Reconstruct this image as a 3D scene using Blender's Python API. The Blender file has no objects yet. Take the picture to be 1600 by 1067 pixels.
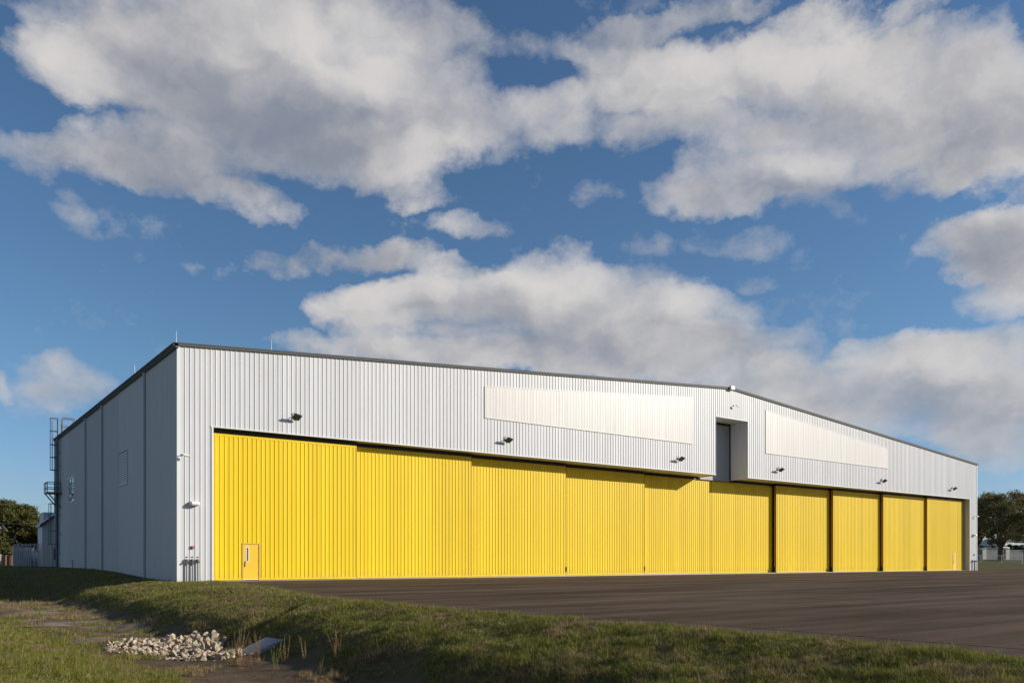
import bpy, bmesh, math, random
import numpy as np
from mathutils import Vector, Matrix
random.seed(7); rng = np.random.default_rng(11)
PI = math.pi; R = math.radians
scn = bpy.context.scene
COL = scn.collection

# ------------------------------------------------------------------ camera
CAMP = Vector((-13.27, -51.5, 1.26)); YAW = math.atan2(.596, .803)
cam = bpy.data.cameras.new('camera'); camo = bpy.data.objects.new('camera', cam); COL.objects.link(camo)
camo.location = CAMP; camo.rotation_euler = (R(90), 0, -YAW)
cam.sensor_width = 36; cam.lens = 28.91; cam.shift_y = .2141; cam.clip_start = .1; cam.clip_end = 4000
scn.camera = camo

# ------------------------------------------------------------------ light
SUN_EL = R(20.4); SUN_REL = R(51.7)         # angle from the facade normal (-Y) towards +X
sun_dir = Vector((math.sin(SUN_REL)*math.cos(SUN_EL), -math.cos(SUN_REL)*math.cos(SUN_EL), math.sin(SUN_EL)))
sl = bpy.data.lights.new('sun', 'SUN'); slo = bpy.data.objects.new('sun', sl); COL.objects.link(slo)
sl.energy = 4.3; sl.angle = R(.5); sl.color = (1, .925, .82)
slo.rotation_euler = sun_dir.to_track_quat('Z', 'Y').to_euler(); slo.location = (60, -60, 60)
vs = scn.view_settings; vs.view_transform = 'Standard'; vs.look = 'None'; vs.exposure = .44; vs.gamma = 1
vs.use_curve_mapping = False

class NT:
    def __init__(s, tree): s.t = tree; s.n = tree.nodes; s.l = tree.links
    def node(s, typ, **kw):
        n = s.n.new(typ)
        for k, v in kw.items(): setattr(n, k, v)
        return n
    def put(s, sock, v):
        if isinstance(v, bpy.types.NodeSocket): s.l.new(v, sock)
        elif v is not None: sock.default_value = v
    def m(s, op, a, b=None, c=None, clamp=False):
        n = s.node('ShaderNodeMath', operation=op, use_clamp=clamp)
        s.put(n.inputs[0], a)
        if b is not None: s.put(n.inputs[1], b)
        if c is not None: s.put(n.inputs[2], c)
        return n.outputs[0]
    def v(s, op, a, b=None, out=0):
        n = s.node('ShaderNodeVectorMath', operation=op); s.put(n.inputs[0], a)
        if b is not None:
            if op == 'SCALE': s.put(n.inputs['Scale'], b)
            else: s.put(n.inputs[1], b)
        return n.outputs[out]
    def noise(s, vec, scale, detail=4, rough=.55, lac=2, dist=0, out=0):
        n = s.node('ShaderNodeTexNoise'); s.put(n.inputs['Vector'], vec); n.inputs['Scale'].default_value = scale
        n.inputs['Detail'].default_value = detail; n.inputs['Roughness'].default_value = rough
        n.inputs['Lacunarity'].default_value = lac; n.inputs['Distortion'].default_value = dist
        return n.outputs[out]
    def mr(s, x, a, b, c=0, d=1, smooth=False):
        n = s.node('ShaderNodeMapRange'); n.interpolation_type = 'SMOOTHSTEP' if smooth else 'LINEAR'
        s.put(n.inputs['Value'], x)
        for k, q in zip(('From Min', 'From Max', 'To Min', 'To Max'), (a, b, c, d)): s.put(n.inputs[k], q)
        return n.outputs[0]
    def mix(s, f, a, b, mode='MIX'):
        n = s.node('ShaderNodeMix', data_type='RGBA', blend_type=mode)
        s.put(n.inputs[0], f)
        for i, q in ((6, a), (7, b)):
            if isinstance(q, tuple) and len(q) == 3: q = (*q, 1)
            s.put(n.inputs[i], q)
        return n.outputs[2]
    def xyz(s, v):
        n = s.node('ShaderNodeSeparateXYZ'); s.put(n.inputs[0], v); return n.outputs
    def comb(s, x, y, z):
        n = s.node('ShaderNodeCombineXYZ')
        for i, q in enumerate((x, y, z)): s.put(n.inputs[i], q)
        return n.outputs[0]

# ------------------------------------------------------------------ sky with cumulus
def px_dir(px, py):
    r = (px-800)/1285; u = (876-py)/1285
    x = .803*r+.596; y = -.596*r+.803
    return math.atan2(x, y), math.atan2(u, math.hypot(x, y))
CLOUDS = [  # cx, cy, rx, ry, weight   (laid out as azimuth and elevation)
 (300,70,250,110,1.25),(150,105,130,62,1.0),(420,150,260,110,1.1),(560,225,180,75,1.05),(640,110,120,75,.55),(250,245,230,60,.8),
 (400,315,95,38,.8),(500,20,260,60,1.0),(45,235,80,45,.55),(105,330,50,35,.28),(800,200,130,62,.7),(740,60,110,45,.3),(900,60,130,45,.35),
 (735,350,62,26,.55),(650,305,65,24,.45),(640,170,150,90,.9),
 (1040,115,190,60,.95),(1250,95,200,60,.85),(1430,110,170,70,1.0),(1560,170,130,110,1.1),(1330,200,260,75,1.0),(1100,190,250,55,.7),
 (1140,285,150,50,1.0),(1240,285,95,58,.95),(1090,320,95,28,.7),(940,320,50,30,.4),(1330,310,40,28,.35),(1480,240,150,50,.7),(880,160,90,40,.5),
 (1110,12,110,32,.6),(1290,22,120,32,.6),(1450,15,90,22,.4),(960,60,100,40,.4),
 (1540,375,135,62,1.0),(1590,450,120,58,.95),(1430,345,60,22,.3),(1500,420,60,25,.25),
 (440,402,65,34,.5),(560,390,95,30,.46),(640,400,70,26,.3),(1010,395,60,32,.52),(1170,385,85,32,.42),(1180,445,50,16,.3),(700,420,60,18,.3),
 (590,475,105,45,1.0),(720,470,130,48,1.0),(860,455,120,62,1.15),(960,480,150,58,1.1),(1060,505,120,48,1.0),(830,550,300,50,1.15),
 (1020,560,260,50,1.1),(530,540,130,34,.55),(1170,600,130,50,.9),(1240,520,50,20,.12),(1300,615,220,50,.95),
 (1400,555,120,42,1.0),(1520,565,140,50,1.1),(1430,640,240,60,1.05),(1570,650,130,60,.95),(1550,710,120,28,.6),
 (120,600,72,48,.85),(70,625,60,30,.45),(0,605,32,22,.7),(60,580,80,40,.2),
]
w = bpy.data.worlds.new('World'); scn.world = w; w.use_nodes = True
T = NT(w.node_tree); T.n.clear()
sky = T.node('ShaderNodeTexSky', sky_type='NISHITA', sun_disc=False, sun_elevation=SUN_EL, altitude=0, air_density=1.0,
             dust_density=.35, ozone_density=2.2)
sky.sun_rotation = math.atan2(sun_dir.x, sun_dir.y)
tc = T.node('ShaderNodeTexCoord'); D = T.v('NORMALIZE', tc.outputs['Generated'])
dx, dy, dz = T.xyz(D)
az = T.m('ARCTAN2', dx, dy); el = T.m('ARCSINE', dz)
P0 = T.comb(az, T.m('MULTIPLY', el, 1.25), 0)
# domain warp so that the outlines billow
W1 = T.noise(P0, 4.2, 5, .55, out=1)
W2 = T.noise(P0, 14, 7, .62, out=1)
wv = T.v('ADD', T.v('SCALE', T.v('SUBTRACT', W1, (.5, .5, .5)), .075), T.v('SCALE', T.v('SUBTRACT', W2, (.5, .5, .5)), .055))
PL = T.v('ADD', T.comb(az, el, 0), wv)
F = None; TOPF = None
for cx, cy, rx, ry, wt in CLOUDS:
    a0, e0 = px_dir(cx, cy); a1, _ = px_dir(cx+rx*.5, cy); a2, _ = px_dir(cx-rx*.5, cy)
    _, e1 = px_dir(cx, cy-ry*.5); _, e2 = px_dir(cx, cy+ry*.5)
    ra = abs(a1-a2)*1.08; re = abs(e1-e2)*1.08
    q = T.v('MULTIPLY', T.v('SUBTRACT', PL, (a0, e0, 0)), (1/ra, 1/re, 0))
    dd = T.v('DOT_PRODUCT', q, q, out=1)
    f = T.m('MULTIPLY_ADD', dd, -wt, wt)
    f = T.m('MAXIMUM', f, 0)
    F = f if F is None else T.m('ADD', F, f)
    if wt > .8:                      # height within the big lobes: sunlit heads, grey bases
        g = T.m('MULTIPLY', f, T.xyz(q)[1])
        TOPF = g if TOPF is None else T.m('ADD', TOPF, g)
# elsewhere in the sky: the same kind of broken cumulus
aw = T.m('ABSOLUTE', T.m('WRAP', T.m('SUBTRACT', az, YAW), PI, -PI))
outside = T.m('MAXIMUM', T.mr(aw, .66, .85, smooth=True), T.mr(el, .62, .78, smooth=True))
gen = T.noise(T.v('MULTIPLY', D, (1, 1, 1.7)), 2.6, 3, .5)
gen = T.m('MULTIPLY', T.mr(gen, .52, .68, 0, .95), outside)
F = T.m('ADD', F, gen)
N1 = T.noise(T.v('ADD', P0, T.v('SCALE', wv, .5)), 7.0, 10, .60)
NF = T.noise(P0, 24, 7, .64)
NW = T.noise(T.v('MULTIPLY', P0, (1, 1.5, 1)), 2.4, 3, .5)
# broad light and shade of the cloud bodies: sunlit heads (+) and grey bases (-)
SHADE = [(400,185,270,85,-.48),(240,60,130,70,-.25),(170,265,170,60,-.35),(330,270,140,50,-.3),(680,150,60,40,-.1),(560,85,95,70,.5),(105,115,60,60,.35),
 (650,245,80,36,.28),(1190,300,150,34,-.28),(1050,205,150,30,-.12),(1500,225,170,60,-.28),(1350,190,200,34,-.15),(1200,90,150,45,.22),(1240,245,75,36,.30),(960,130,100,40,.12),
 (850,545,330,46,-.22),(640,452,130,26,.28),(860,432,110,34,.34),(1080,480,80,40,.28),(720,490,90,26,-.16),(960,490,90,24,-.14),(1550,390,110,60,-.25),(440,400,80,40,-.35),(570,390,110,34,-.4),
 (735,345,60,26,.05),(640,30,120,40,-.15),(800,190,90,40,-.1),(1080,20,160,40,-.3),(1420,570,180,28,.18),(1450,640,260,36,-.18),(1560,700,140,40,-.2),(120,585,60,30,.1),(110,625,80,24,-.25)]
PS = T.v('ADD', T.comb(az, el, 0), T.v('ADD', T.v('SCALE', T.v('SUBTRACT', W1, (.5, .5, .5)), .09), T.v('SCALE', T.v('SUBTRACT', W2, (.5, .5, .5)), .02)))
SH = None
for cx, cy, rx, ry, wt in SHADE:
    a0, e0 = px_dir(cx, cy); a1, _ = px_dir(cx+rx*.5, cy); a2, _ = px_dir(cx-rx*.5, cy)
    _, e1 = px_dir(cx, cy-ry*.5); _, e2 = px_dir(cx, cy+ry*.5)
    q = T.v('MULTIPLY', T.v('SUBTRACT', PS, (a0, e0, 0)), (1/abs(a1-a2)/1.2, 1/abs(e1-e2)/1.2, 0))
    f = T.m('MAXIMUM', T.m('SUBTRACT', 1, T.v('DOT_PRODUCT', q, q, out=1)), 0)
    f = T.m('MULTIPLY', f, wt)
    SH = f if SH is None else T.m('ADD', SH, f)
PR = T.v('ADD', P0, T.v('SCALE', wv, 1.2))
R1 = T.noise(PR, 7.0, 7, .54); R2 = T.noise(T.v('ADD', PR, (.018, .026, 0)), 7.0, 7, .54)
Fs = T.m('MINIMUM', F, 1.25)
amp = T.mr(F, 0, .3, .5, 1)
dens = T.m('ADD', Fs, T.m('MULTIPLY', T.m('MULTIPLY', T.m('SUBTRACT', N1, .5), 1.9), amp))
dens = T.m('ADD', dens, T.m('MULTIPLY', T.m('SUBTRACT', NF, .5), .78))
hi = T.mr(NW, .36, .60, .85, 1.8, True)          # crisp heads here, thin soft veils there
alpha = T.mr(dens, .10, hi)
alpha = T.m('MULTIPLY', T.m('MULTIPLY', alpha, T.m('SUBTRACT', 2.0, alpha)), T.mr(el, -.01, .03))
relief = T.m('MULTIPLY', T.m('SUBTRACT', R1, R2), 1.5)
thick = T.mr(dens, .3, 1.5, 0, 1, True)
lum = T.m('ADD', T.m('ADD', .77, SH), relief)
lum = T.m('ADD', lum, T.m('MULTIPLY', T.m('MULTIPLY', T.m('SUBTRACT', N1, .5), .30), T.mr(el, .05, .35, 1.6, .7)))
lum = T.m('SUBTRACT', lum, T.m('MULTIPLY', thick, .12))
lum = T.m('SUBTRACT', lum, T.mr(alpha, 0, .7, .12, 0))
lum = T.m('ADD', lum, T.m('MULTIPLY', T.m('SUBTRACT', NF, .5), .22))
lum = T.mr(lum, -.05, 1.15, 0, 1, True)
ccol = T.mix(lum, (2.6, 2.84, 3.42, 1), (7.0, 6.72, 6.52, 1))
low = T.mr(el, .0, .25)
ccol = T.mix(low, T.mix(.40, ccol, (3.6, 4.2, 5.0, 1)), ccol)
skyc = T.mix(1.0, sky.outputs[0], T.mix(T.mr(el, 0, .22), (.66, .79, 1.16, 1), (.74, .945, 1.10, 1)), 'MULTIPLY')
fin = T.mix(T.m('MULTIPLY', alpha, .96), skyc, ccol)
bg = T.node('ShaderNodeBackground'); T.put(bg.inputs[0], fin); bg.inputs[1].default_value = .072
wo = T.node('ShaderNodeOutputWorld'); T.l.new(bg.outputs[0], wo.inputs[0])
w.cycles.sampling_method = 'MANUAL'; w.cycles.sample_map_resolution = 512

# ------------------------------------------------------------------ materials
def mat(name, col, rough=.6, metal=0, spec=.4, fn=None, coat=0):
    m = bpy.data.materials.new(name); m.use_nodes = True
    t = NT(m.node_tree); b = t.n['Principled BSDF']
    b.inputs['Base Color'].default_value = (*col, 1); b.inputs['Roughness'].default_value = rough
    b.inputs['Metallic'].default_value = metal; b.inputs['Specular IOR Level'].default_value = spec
    if fn: fn(t, b)
    return m
def bump(t, b, h, strength=.3, dist=.02):
    n = t.node('ShaderNodeBump'); n.inputs['Strength'].default_value = strength; n.inputs['Distance'].default_value = dist
    t.put(n.inputs['Height'], h); t.l.new(n.outputs[0], b.inputs['Normal'])
def pos(t): return t.node('ShaderNodeNewGeometry').outputs['Position']
def sheet(col, var=.05, dirt=(.3, .27, .22), dirt_amt=.25):
    def f(t, b):
        p = pos(t); oi = t.node('ShaderNodeObjectInfo').outputs['Random']
        k = t.mr(oi, 0, 1, 1-var, 1+var*.5)
        st = t.noise(t.v('MULTIPLY', p, (2.2, 2.2, .18)), 1.6, 5, .6)
        k2 = t.mr(st, .3, .7, .95, 1.03)
        c = t.mix(1, (*col, 1), t.comb(t.m('MULTIPLY', k, k2), t.m('MULTIPLY', k, k2), t.m('MULTIPLY', k, k2)), 'MULTIPLY')
        z = t.xyz(p)[2]
        dm = t.m('MULTIPLY', t.mr(z, 0, .9, 1, 0, True), t.mr(t.noise(p, 3, 5, .6), .35, .7))
        c = t.mix(t.m('MULTIPLY', dm, dirt_amt), c, (*dirt, 1))
        t.l.new(c, b.inputs['Base Color'])
        bump(t, b, t.noise(t.v('MULTIPLY', p, (1.2, 1.2, .5)), 1.3, 3, .5), .25, .012)
    return f
def speck(col, col2, scale=6, bs=.3, bd=.01, stretch=(1, 1, 1)):
    def f(t, b):
        p = t.v('MULTIPLY', pos(t), stretch); n = t.noise(p, scale, 6, .62)
        t.l.new(t.mix(t.mr(n, .32, .68), (*col, 1), (*col2, 1)), b.inputs['Base Color'])
        bump(t, b, t.noise(p, scale*5, 3, .6), bs, bd)
    return f
M = {}
M['white'] = mat('white_sheet_metal', (.575, .578, .582), .45, 0, .3, sheet((.575, .578, .582), .06))
M['trim'] = mat('white_trim', (.68, .68, .67), .4, 0, .35, sheet((.68, .68, .67), .02))
M['yellow'] = mat('yellow_sheet_metal', (.785, .548, .016), .5, 0, .2, sheet((.785, .548, .016), .09, (.36, .26, .08), .45))
M['ytrim'] = mat('yellow_trim', (.74, .52, .014), .5, 0, .2, sheet((.74, .52, .014), .02, (.4, .28, .08), .3))
M['ydoor'] = mat('yellow_door_paint', (.80, .49, .035), .35, 0, .4)
M['tanframe'] = mat('tan_frame', (.52, .34, .09), .5)
M['orange'] = mat('bounce_orange_edge', (.36, .16, .025), .6)
M['fascia'] = mat('dark_grey_trim', (.085, .086, .078), .6, 0, .2)
M['steel'] = mat('galvanised_steel', (.34, .33, .32), .42, .85, .5, speck((.28, .27, .27), (.42, .41, .40), 4, .05, .002))
M['beam'] = mat('shaded_track_beam', (.020, .017, .014), .55, 0, .3)  # steel beam; the shade under the header is put into this dark colour
M['dark'] = mat('dark_interior', (.02, .018, .016), .8)
M['black'] = mat('black_rubber', (.015, .015, .015), .6)
M['cream'] = mat('translucent_panel', (.60, .575, .54), .35, 0, .35, sheet((.60, .575, .54), .035))
M['grey'] = mat('grey_door_sheet', (.30, .32, .335), .5, 0, .3, sheet((.30, .32, .335), .01))
M['roof'] = mat('roof_sheet', (.42, .42, .40), .5)
M['lamp'] = mat('dark_bronze_lamp', (.035, .033, .03), .4, .2)
M['slatgrey'] = mat('grey_privacy_slat', (.20, .215, .235), .6)
M['louv'] = mat('louver_grey', (.66, .65, .62), .5)
M['dlens'] = mat('dark_lens', (.03, .03, .03), .35, 0, .4)
M['lens'] = mat('lamp_lens', (.25, .26, .26), .12, 0, .7)
M['plastic'] = mat('white_plastic', (.75, .75, .73), .35)
M['red'] = mat('red_plastic', (.42, .02, .025), .4)
M['brass'] = mat('weathered_brass', (.16, .13, .09), .45, .7)
M['pipe'] = mat('grey_pipe', (.13, .13, .13), .5, .3)
M['ladder'] = mat('ladder_steel', (.10, .125, .155), .5, .3)
M['glass'] = mat('window_glass', (.03, .035, .04), .05, 0, 1.0)
M['chrome'] = mat('bright_metal', (.6, .6, .6), .25, .9)
M['ltgrey'] = mat('light_grey_paint', (.45, .46, .47), .5)
M['concrete'] = mat('concrete', (.33, .30, .26), .85, 0, .2, speck((.25, .225, .19), (.40, .37, .32), 3, .3, .006))
M['slab'] = mat('shaded_concrete', (.24, .25, .26), .8, 0, .3, speck((.17, .175, .18), (.30, .31, .32), 5, .3, .004))  # the culvert slab's bluish shade is put into this concrete colour
M['stone'] = mat('limestone', (.45, .38, .29), .9, 0, .2, speck((.23, .17, .11), (.54, .44, .325), 5, .7, .02))
M['bark'] = mat('bark', (.10, .085, .07), .9, 0, .1, speck((.06, .05, .04), (.15, .13, .11), 3, .6, .04, (2, 2, .4)))
M['brick'] = mat('red_brown_brick', (.30, .15, .09), .85)
M['wallg'] = mat('grey_block_wall', (.30, .30, .30), .85, 0, .2, speck((.25, .25, .25), (.36, .36, .36), 1.2, .2, .01))
M['shingle'] = mat('brown_shingle', (.10, .07, .05), .9)

def foliage(name, a, b2, c3):
    def f(t, b):
        p = pos(t); n = t.noise(p, .45, 3, .5); n2 = t.noise(p, 3.5, 2, .5)
        c = t.mix(t.mr(n, .35, .65), (*a, 1), (*b2, 1)); c = t.mix(t.mr(n2, .5, .72, 0, .8), c, (*c3, 1))
        t.l.new(c, b.inputs['Base Color'])
        b.inputs['Subsurface Weight'].default_value = 0
        tr = t.node('ShaderNodeBsdfTranslucent'); t.l.new(c, tr.inputs[0])
        mx = t.node('ShaderNodeMixShader'); mx.inputs[0].default_value = .22
        t.l.new(b.outputs[0], mx.inputs[1]); t.l.new(tr.outputs[0], mx.inputs[2])
        t.l.new(mx.outputs[0], t.n['Material Output'].inputs[0])
    return mat(name, a, .75, 0, .15, f)
M['oak'] = foliage('oak_leaves', (.15, .145, .055), (.21, .18, .08), (.28, .22, .11))
M['oak2'] = foliage('oak_leaves_olive', (.070, .076, .020), (.10, .096, .026), (.135, .11, .035))
M['bush'] = foliage('bush_leaves', (.045, .06, .02), (.07, .085, .03), (.10, .09, .04))
M['weedg'] = foliage('weed_green', (.15, .16, .035), (.24, .22, .06), (.30, .25, .08))
M['weedr'] = foliage('weed_russet', (.26, .14, .07), (.33, .20, .10), (.36, .27, .13))

def grass_fn(t, b, dryness=0.0):
    p = pos(t)
    at = t.node('ShaderNodeAttribute', attribute_name='tone').outputs['Fac']
    n = t.noise(p, .42, 5, .68); n2 = t.noise(p, 1.9, 5, .65); n3 = t.noise(p, 7, 3, .6)
    g = t.mix(t.mr(n3, .35, .65), (.072, .086, .013, 1), (.26, .255, .045, 1))
    dry = t.mix(t.mr(n3, .35, .65), (.13, .085, .045, 1), (.38, .27, .14, 1))
    k = t.m('ADD', t.mr(n, .415, .64), t.m('MULTIPLY', t.m('SUBTRACT', at, .5), .8))
    k = t.m('ADD', k, t.m('MULTIPLY', t.m('SUBTRACT', n2, .5), 2.2))
    k = t.m('ADD', k, dryness)
    c = t.mix(t.mr(k, .40, .85), g, dry)
    c = t.mix(t.m('MULTIPLY', t.m('GREATER_THAN', at, .92), .7), c, (.50, .41, .25, 1))
    t.l.new(c, b.inputs['Base Color'])
    tr = t.node('ShaderNodeBsdfTranslucent'); t.l.new(c, tr.inputs[0])
    mx = t.node('ShaderNodeMixShader'); mx.inputs[0].default_value = .3
    t.l.new(b.outputs[0], mx.inputs[1]); t.l.new(tr.outputs[0], mx.inputs[2])
    t.l.new(mx.outputs[0], t.n['Material Output'].inputs[0])
M['drygrass'] = mat('dry_grass_blades', (.2, .16, .08), .7, 0, .15, lambda t, b: grass_fn(t, b, .35))
M['grass'] = mat('grass_blades', (.1, .12, .03), .7, 0, .15, grass_fn)

def soil_fn(t, b):
    p = pos(t); x, y, z = t.xyz(p)
    n = t.noise(p, .55, 5, .65); n2 = t.noise(p, 2.6, 4, .6); n3 = t.noise(p, 14, 5, .65)
    g = t.mix(t.mr(n2, .35, .65), (.050, .060, .016, 1), (.10, .095, .030, 1))
    c = t.mix(t.mr(t.m('ADD', n, t.m('MULTIPLY', t.m('SUBTRACT', n2, .5), .6)), .42, .72), g, (.12, .088, .050, 1))
    # ditch floor: bare brown soil with pale sandy patches
    wob = t.m('MULTIPLY', t.m('SUBTRACT', n2, .5), 1.0)
    xw = t.m('ADD', x, wob); dl = t.m('ADD', t.m('ADD', xw, 8.9), t.mr(y, -36, -4, -.35, 1.0)); dr = t.m('SUBTRACT', -5.42, xw); dx_ = t.m('MINIMUM', dl, dr)
    inside = t.m('MULTIPLY', t.mr(dx_, -.1, .15), t.mr(y, 4, 9, 1, 0))
    soil = t.mix(t.mr(n2, .3, .7), (.085, .057, .036, 1), (.15, .11, .07, 1))
    north = t.mr(y, -25, -20, 0, 1)
    soil = t.mix(t.m('MULTIPLY', t.mr(n, .45, .62), t.m('MULTIPLY', north, .85)), soil, (.30, .25, .185, 1))
    c = t.mix(inside, c, soil)
    c = t.mix(t.m('MULTIPLY', t.mr(n3, .45, .8), .5), c, (.05, .04, .025, 1))
    t.l.new(c, b.inputs['Base Color']); bump(t, b, t.m('ADD', n3, n2), .8, .06)
M['ground'] = mat('ground', (.08, .08, .04), .95, 0, .1, soil_fn)

def asphalt_fn(t, b):
    p = pos(t)
    big = t.noise(t.v('MULTIPLY', p, (.25, .9, 1)), .22, 5, .6)
    st = t.noise(t.v('MULTIPLY', p, (.06, .55, 1)), 1.1, 6, .62)
    fine = t.noise(p, 30, 3, .6)
    c = t.mix(t.mr(big, .35, .65), (.056, .035, .021, 1), (.094, .063, .041, 1))
    c = t.mix(t.mr(st, .46, .66, 0, .75), c, (.155, .112, .078, 1))
    c = t.mix(t.mr(st, .30, .47, .9, 0), c, (.024, .016, .011, 1))
    c = t.mix(t.mr(fine, .3, .8, 0, .25), c, (.13, .105, .09, 1))
    pt = t.noise(t.v('MULTIPLY', p, (.5, 1, 1)), .55, 4, .7)
    c = t.mix(t.mr(pt, .54, .66, 0, .45), c, (.045, .030, .020, 1))
    t.l.new(c, b.inputs['Base Color']); bump(t, b, fine, .25, .006)
M['asphalt'] = mat('asphalt', (.08, .06, .05), .95, 0, .05, asphalt_fn)
M['tar'] = mat('tar_seam', (.022, .017, .014), .6)

# ------------------------------------------------------------------ mesh helpers
class MB:
    def __init__(s): s.v = []; s.f = []
    def poly(s, pts):
        i = len(s.v); s.v += [tuple(p) for p in pts]; s.f.append(tuple(range(i, i+len(pts)))); return s
    def hexa(s, b, t):            # b, t : 4 bottom and 4 top points, counter-clockwise
        i = len(s.v); s.v += [tuple(p) for p in b]+[tuple(p) for p in t]
        s.f += [(i+3, i+2, i+1, i), (i+4, i+5, i+6, i+7)]
        for k in range(4): n = (k+1) % 4; s.f.append((i+k, i+n, i+n+4, i+k+4))
        return s
    def box(s, x0, x1, y0, y1, z0, z1, mtx=None):
        b = [Vector(q) for q in ((x0, y0, z0), (x1, y0, z0), (x1, y1, z0), (x0, y1, z0))]
        t = [Vector(q) for q in ((x0, y0, z1), (x1, y0, z1), (x1, y1, z1), (x0, y1, z1))]
        if mtx: b = [mtx @ q for q in b]; t = [mtx @ q for q in t]
        return s.hexa(b, t)
    def tube(s, a, b, r0, r1=None, n=8, cap=True):
        a = Vector(a); b = Vector(b); r1 = r0 if r1 is None else r1
        d = (b-a).normalized(); u = d.orthogonal().normalized(); w_ = d.cross(u); i = len(s.v)
        for c, r in ((a, r0), (b, r1)):
            for k in range(n):
                q = c+(u*math.cos(2*PI*k/n)+w_*math.sin(2*PI*k/n))*r; s.v.append(tuple(q))
        for k in range(n): m_ = (k+1) % n; s.f.append((i+k, i+m_, i+n+m_, i+n+k))
        if cap: s.f.append(tuple(range(i+n-1, i-1, -1))); s.f.append(tuple(range(i+n, i+2*n)))
        return s
    def path(s, pts, r, n=6):
        for a, b in zip(pts, pts[1:]): s.tube(a, b, r, r, n)
        return s
    def mesh(s, name):
        me = bpy.data.meshes.new(name); me.from_pydata(s.v, [], s.f); me.update(); return me
    def build(s, name, m_, parent=None, loc=None, smooth=False, bevel=0):
        me = s.mesh(name); me.materials.append(m_)
        if smooth: me.polygons.foreach_set('use_smooth', [True]*len(me.polygons))
        o = bpy.data.objects.new(name, me); COL.objects.link(o)
        if parent: o.parent = parent
        if loc: o.location = loc
        if bevel:
            md = o.modifiers.new('bevel', 'BEVEL'); md.width = bevel; md.segments = 2; md.limit_method = 'ANGLE'
        return o
def tag(o, label=None, cat=None, group=None, kind=None):
    if label: o['label'] = label
    if cat: o['category'] = cat
    if group: o['group'] = group
    if kind: o['kind'] = kind
    return o
def empty(name, loc=(0, 0, 0), rz=0, parent=None):
    o = bpy.data.objects.new(name, None); COL.objects.link(o); o.location = loc; o.rotation_euler = (0, 0, rz)
    if parent: o.parent = parent
    return o
def copy_tree(o, parent=None):
    c = o.copy(); COL.objects.link(c)
    if parent: c.parent = parent
    for ch in list(o.children): copy_tree(ch, c)
    return c

# ------------------------------------------------------------------ ground
def sm(a, b, x):
    t_ = np.clip((x-a)/(b-a), 0, 1); return t_*t_*(3-2*t_)
_g = rng.random((256, 256))
def vnoise(x, y, s):
    x = np.asarray(x)/s; y = np.asarray(y)/s
    xi = np.floor(x).astype(int); yi = np.floor(y).astype(int); fx = x-xi; fy = y-yi
    fx = fx*fx*(3-2*fx); fy = fy*fy*(3-2*fy)
    g = lambda a, b: _g[a % 256, b % 256]
    return (g(xi, yi)*(1-fx)+g(xi+1, yi)*fx)*(1-fy)+(g(xi, yi+1)*(1-fx)+g(xi+1, yi+1)*fx)*fy
def edge_x(y):               # west edge of the asphalt
    return np.interp(y, [-300, -50, -42, -34, -24, -14, -5, 0], [-1.8, -1.8, -1.6, -1.7, -1.4, .7, 1.8, 2.05])
def hgt(x, y):
    x = np.asarray(x, float); y = np.asarray(y, float)
    wx = x+(vnoise(x, y, 6.)-.5)*.9*(1-sm(-2.2, -1.2, x))
    sk = np.interp(y, [-36, -4], [-.35, 1.0])
    b = -.35-.85*sm(-13.2, -8.9, wx+sk)+np.interp(wx, [-5.75, -5.5, -4.5, -3.9, -1.9, -1.5], [0, .10, .66, .86, 1.19, 1.21])
    b = b-.10*np.exp(-((wx+7.1)/1.2)**2)
    # side swale running into the culvert slab
    dsw = np.abs((y+27.6)-(x+5.0)*.9)
    b = b-.30*np.exp(-(dsw/.7)**2)*sm(-5.6, -4.2, x)*(1-sm(-3.4, -2.0, x))
    N = np.interp(y, [0, 6, 18, 26, 48], [0, .05, .42, .55, .64])*(1-sm(2, 4, x))
    fd = 1-sm(6, 36, y)
    z = b*fd+N
    out = (x < edge_x(y)).astype(float)*(y < 0)+((x < 3)*(y >= 0))
    z = z+out*((vnoise(x, y, 1.9)-.5)*.13+(vnoise(x+40, y, .7)-.5)*.07)*sm(.0, 1.2, np.where(y < 0, edge_x(y)-x, np.abs(x)))
    under = (y < 0)*(x > edge_x(y)+.25)+(y >= 0)*(x > .3)*(y < 49)
    z = np.where(under > 0, -.12, z)
    east = sm(7, 34, y)*sm(104, 112, x)*1.55
    z = np.where((x > 104), np.where(y > 6.5, .02+east, -.12), z)
    z = np.where((y >= 49) & (x > 3) & (x <= 104), .3, z)
    return z
xs = np.concatenate([[-1500, -900, -500, -300, -200, -150, -110, -80, -60, -45], np.arange(-36, 4.01, .3), [6, 12, 25, 45, 70, 90, 100, 103.5],
                     np.arange(106, 250, 6), [270, 320, 400, 550, 900, 1500]])
ys = np.concatenate([[-900, -400, -200, -120, -90, -75, -65], np.arange(-58, 12, .3), np.arange(12, 60, 1.2), np.arange(62, 160, 6),
                     [180, 220, 300, 420, 700, 1200, 2000]])
X, Y = np.meshgrid(xs, ys); Z = hgt(X, Y)
nv = X.size; nx = len(xs); ny = len(ys)
me = bpy.data.meshes.new('ground')
idx = np.arange(nv).reshape(ny, nx)
quads = np.stack([idx[:-1, :-1], idx[:-1, 1:], idx[1:, 1:], idx[1:, :-1]], -1).reshape(-1, 4)
me.from_pydata(np.stack([X.ravel(), Y.ravel(), Z.ravel()], 1).tolist(), [], quads.tolist())
me.polygons.foreach_set('use_smooth', [True]*len(me.polygons)); me.materials.append(M['ground'])
g = bpy.data.objects.new('ground', me); COL.objects.link(g); tag(g, kind='structure')

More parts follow.
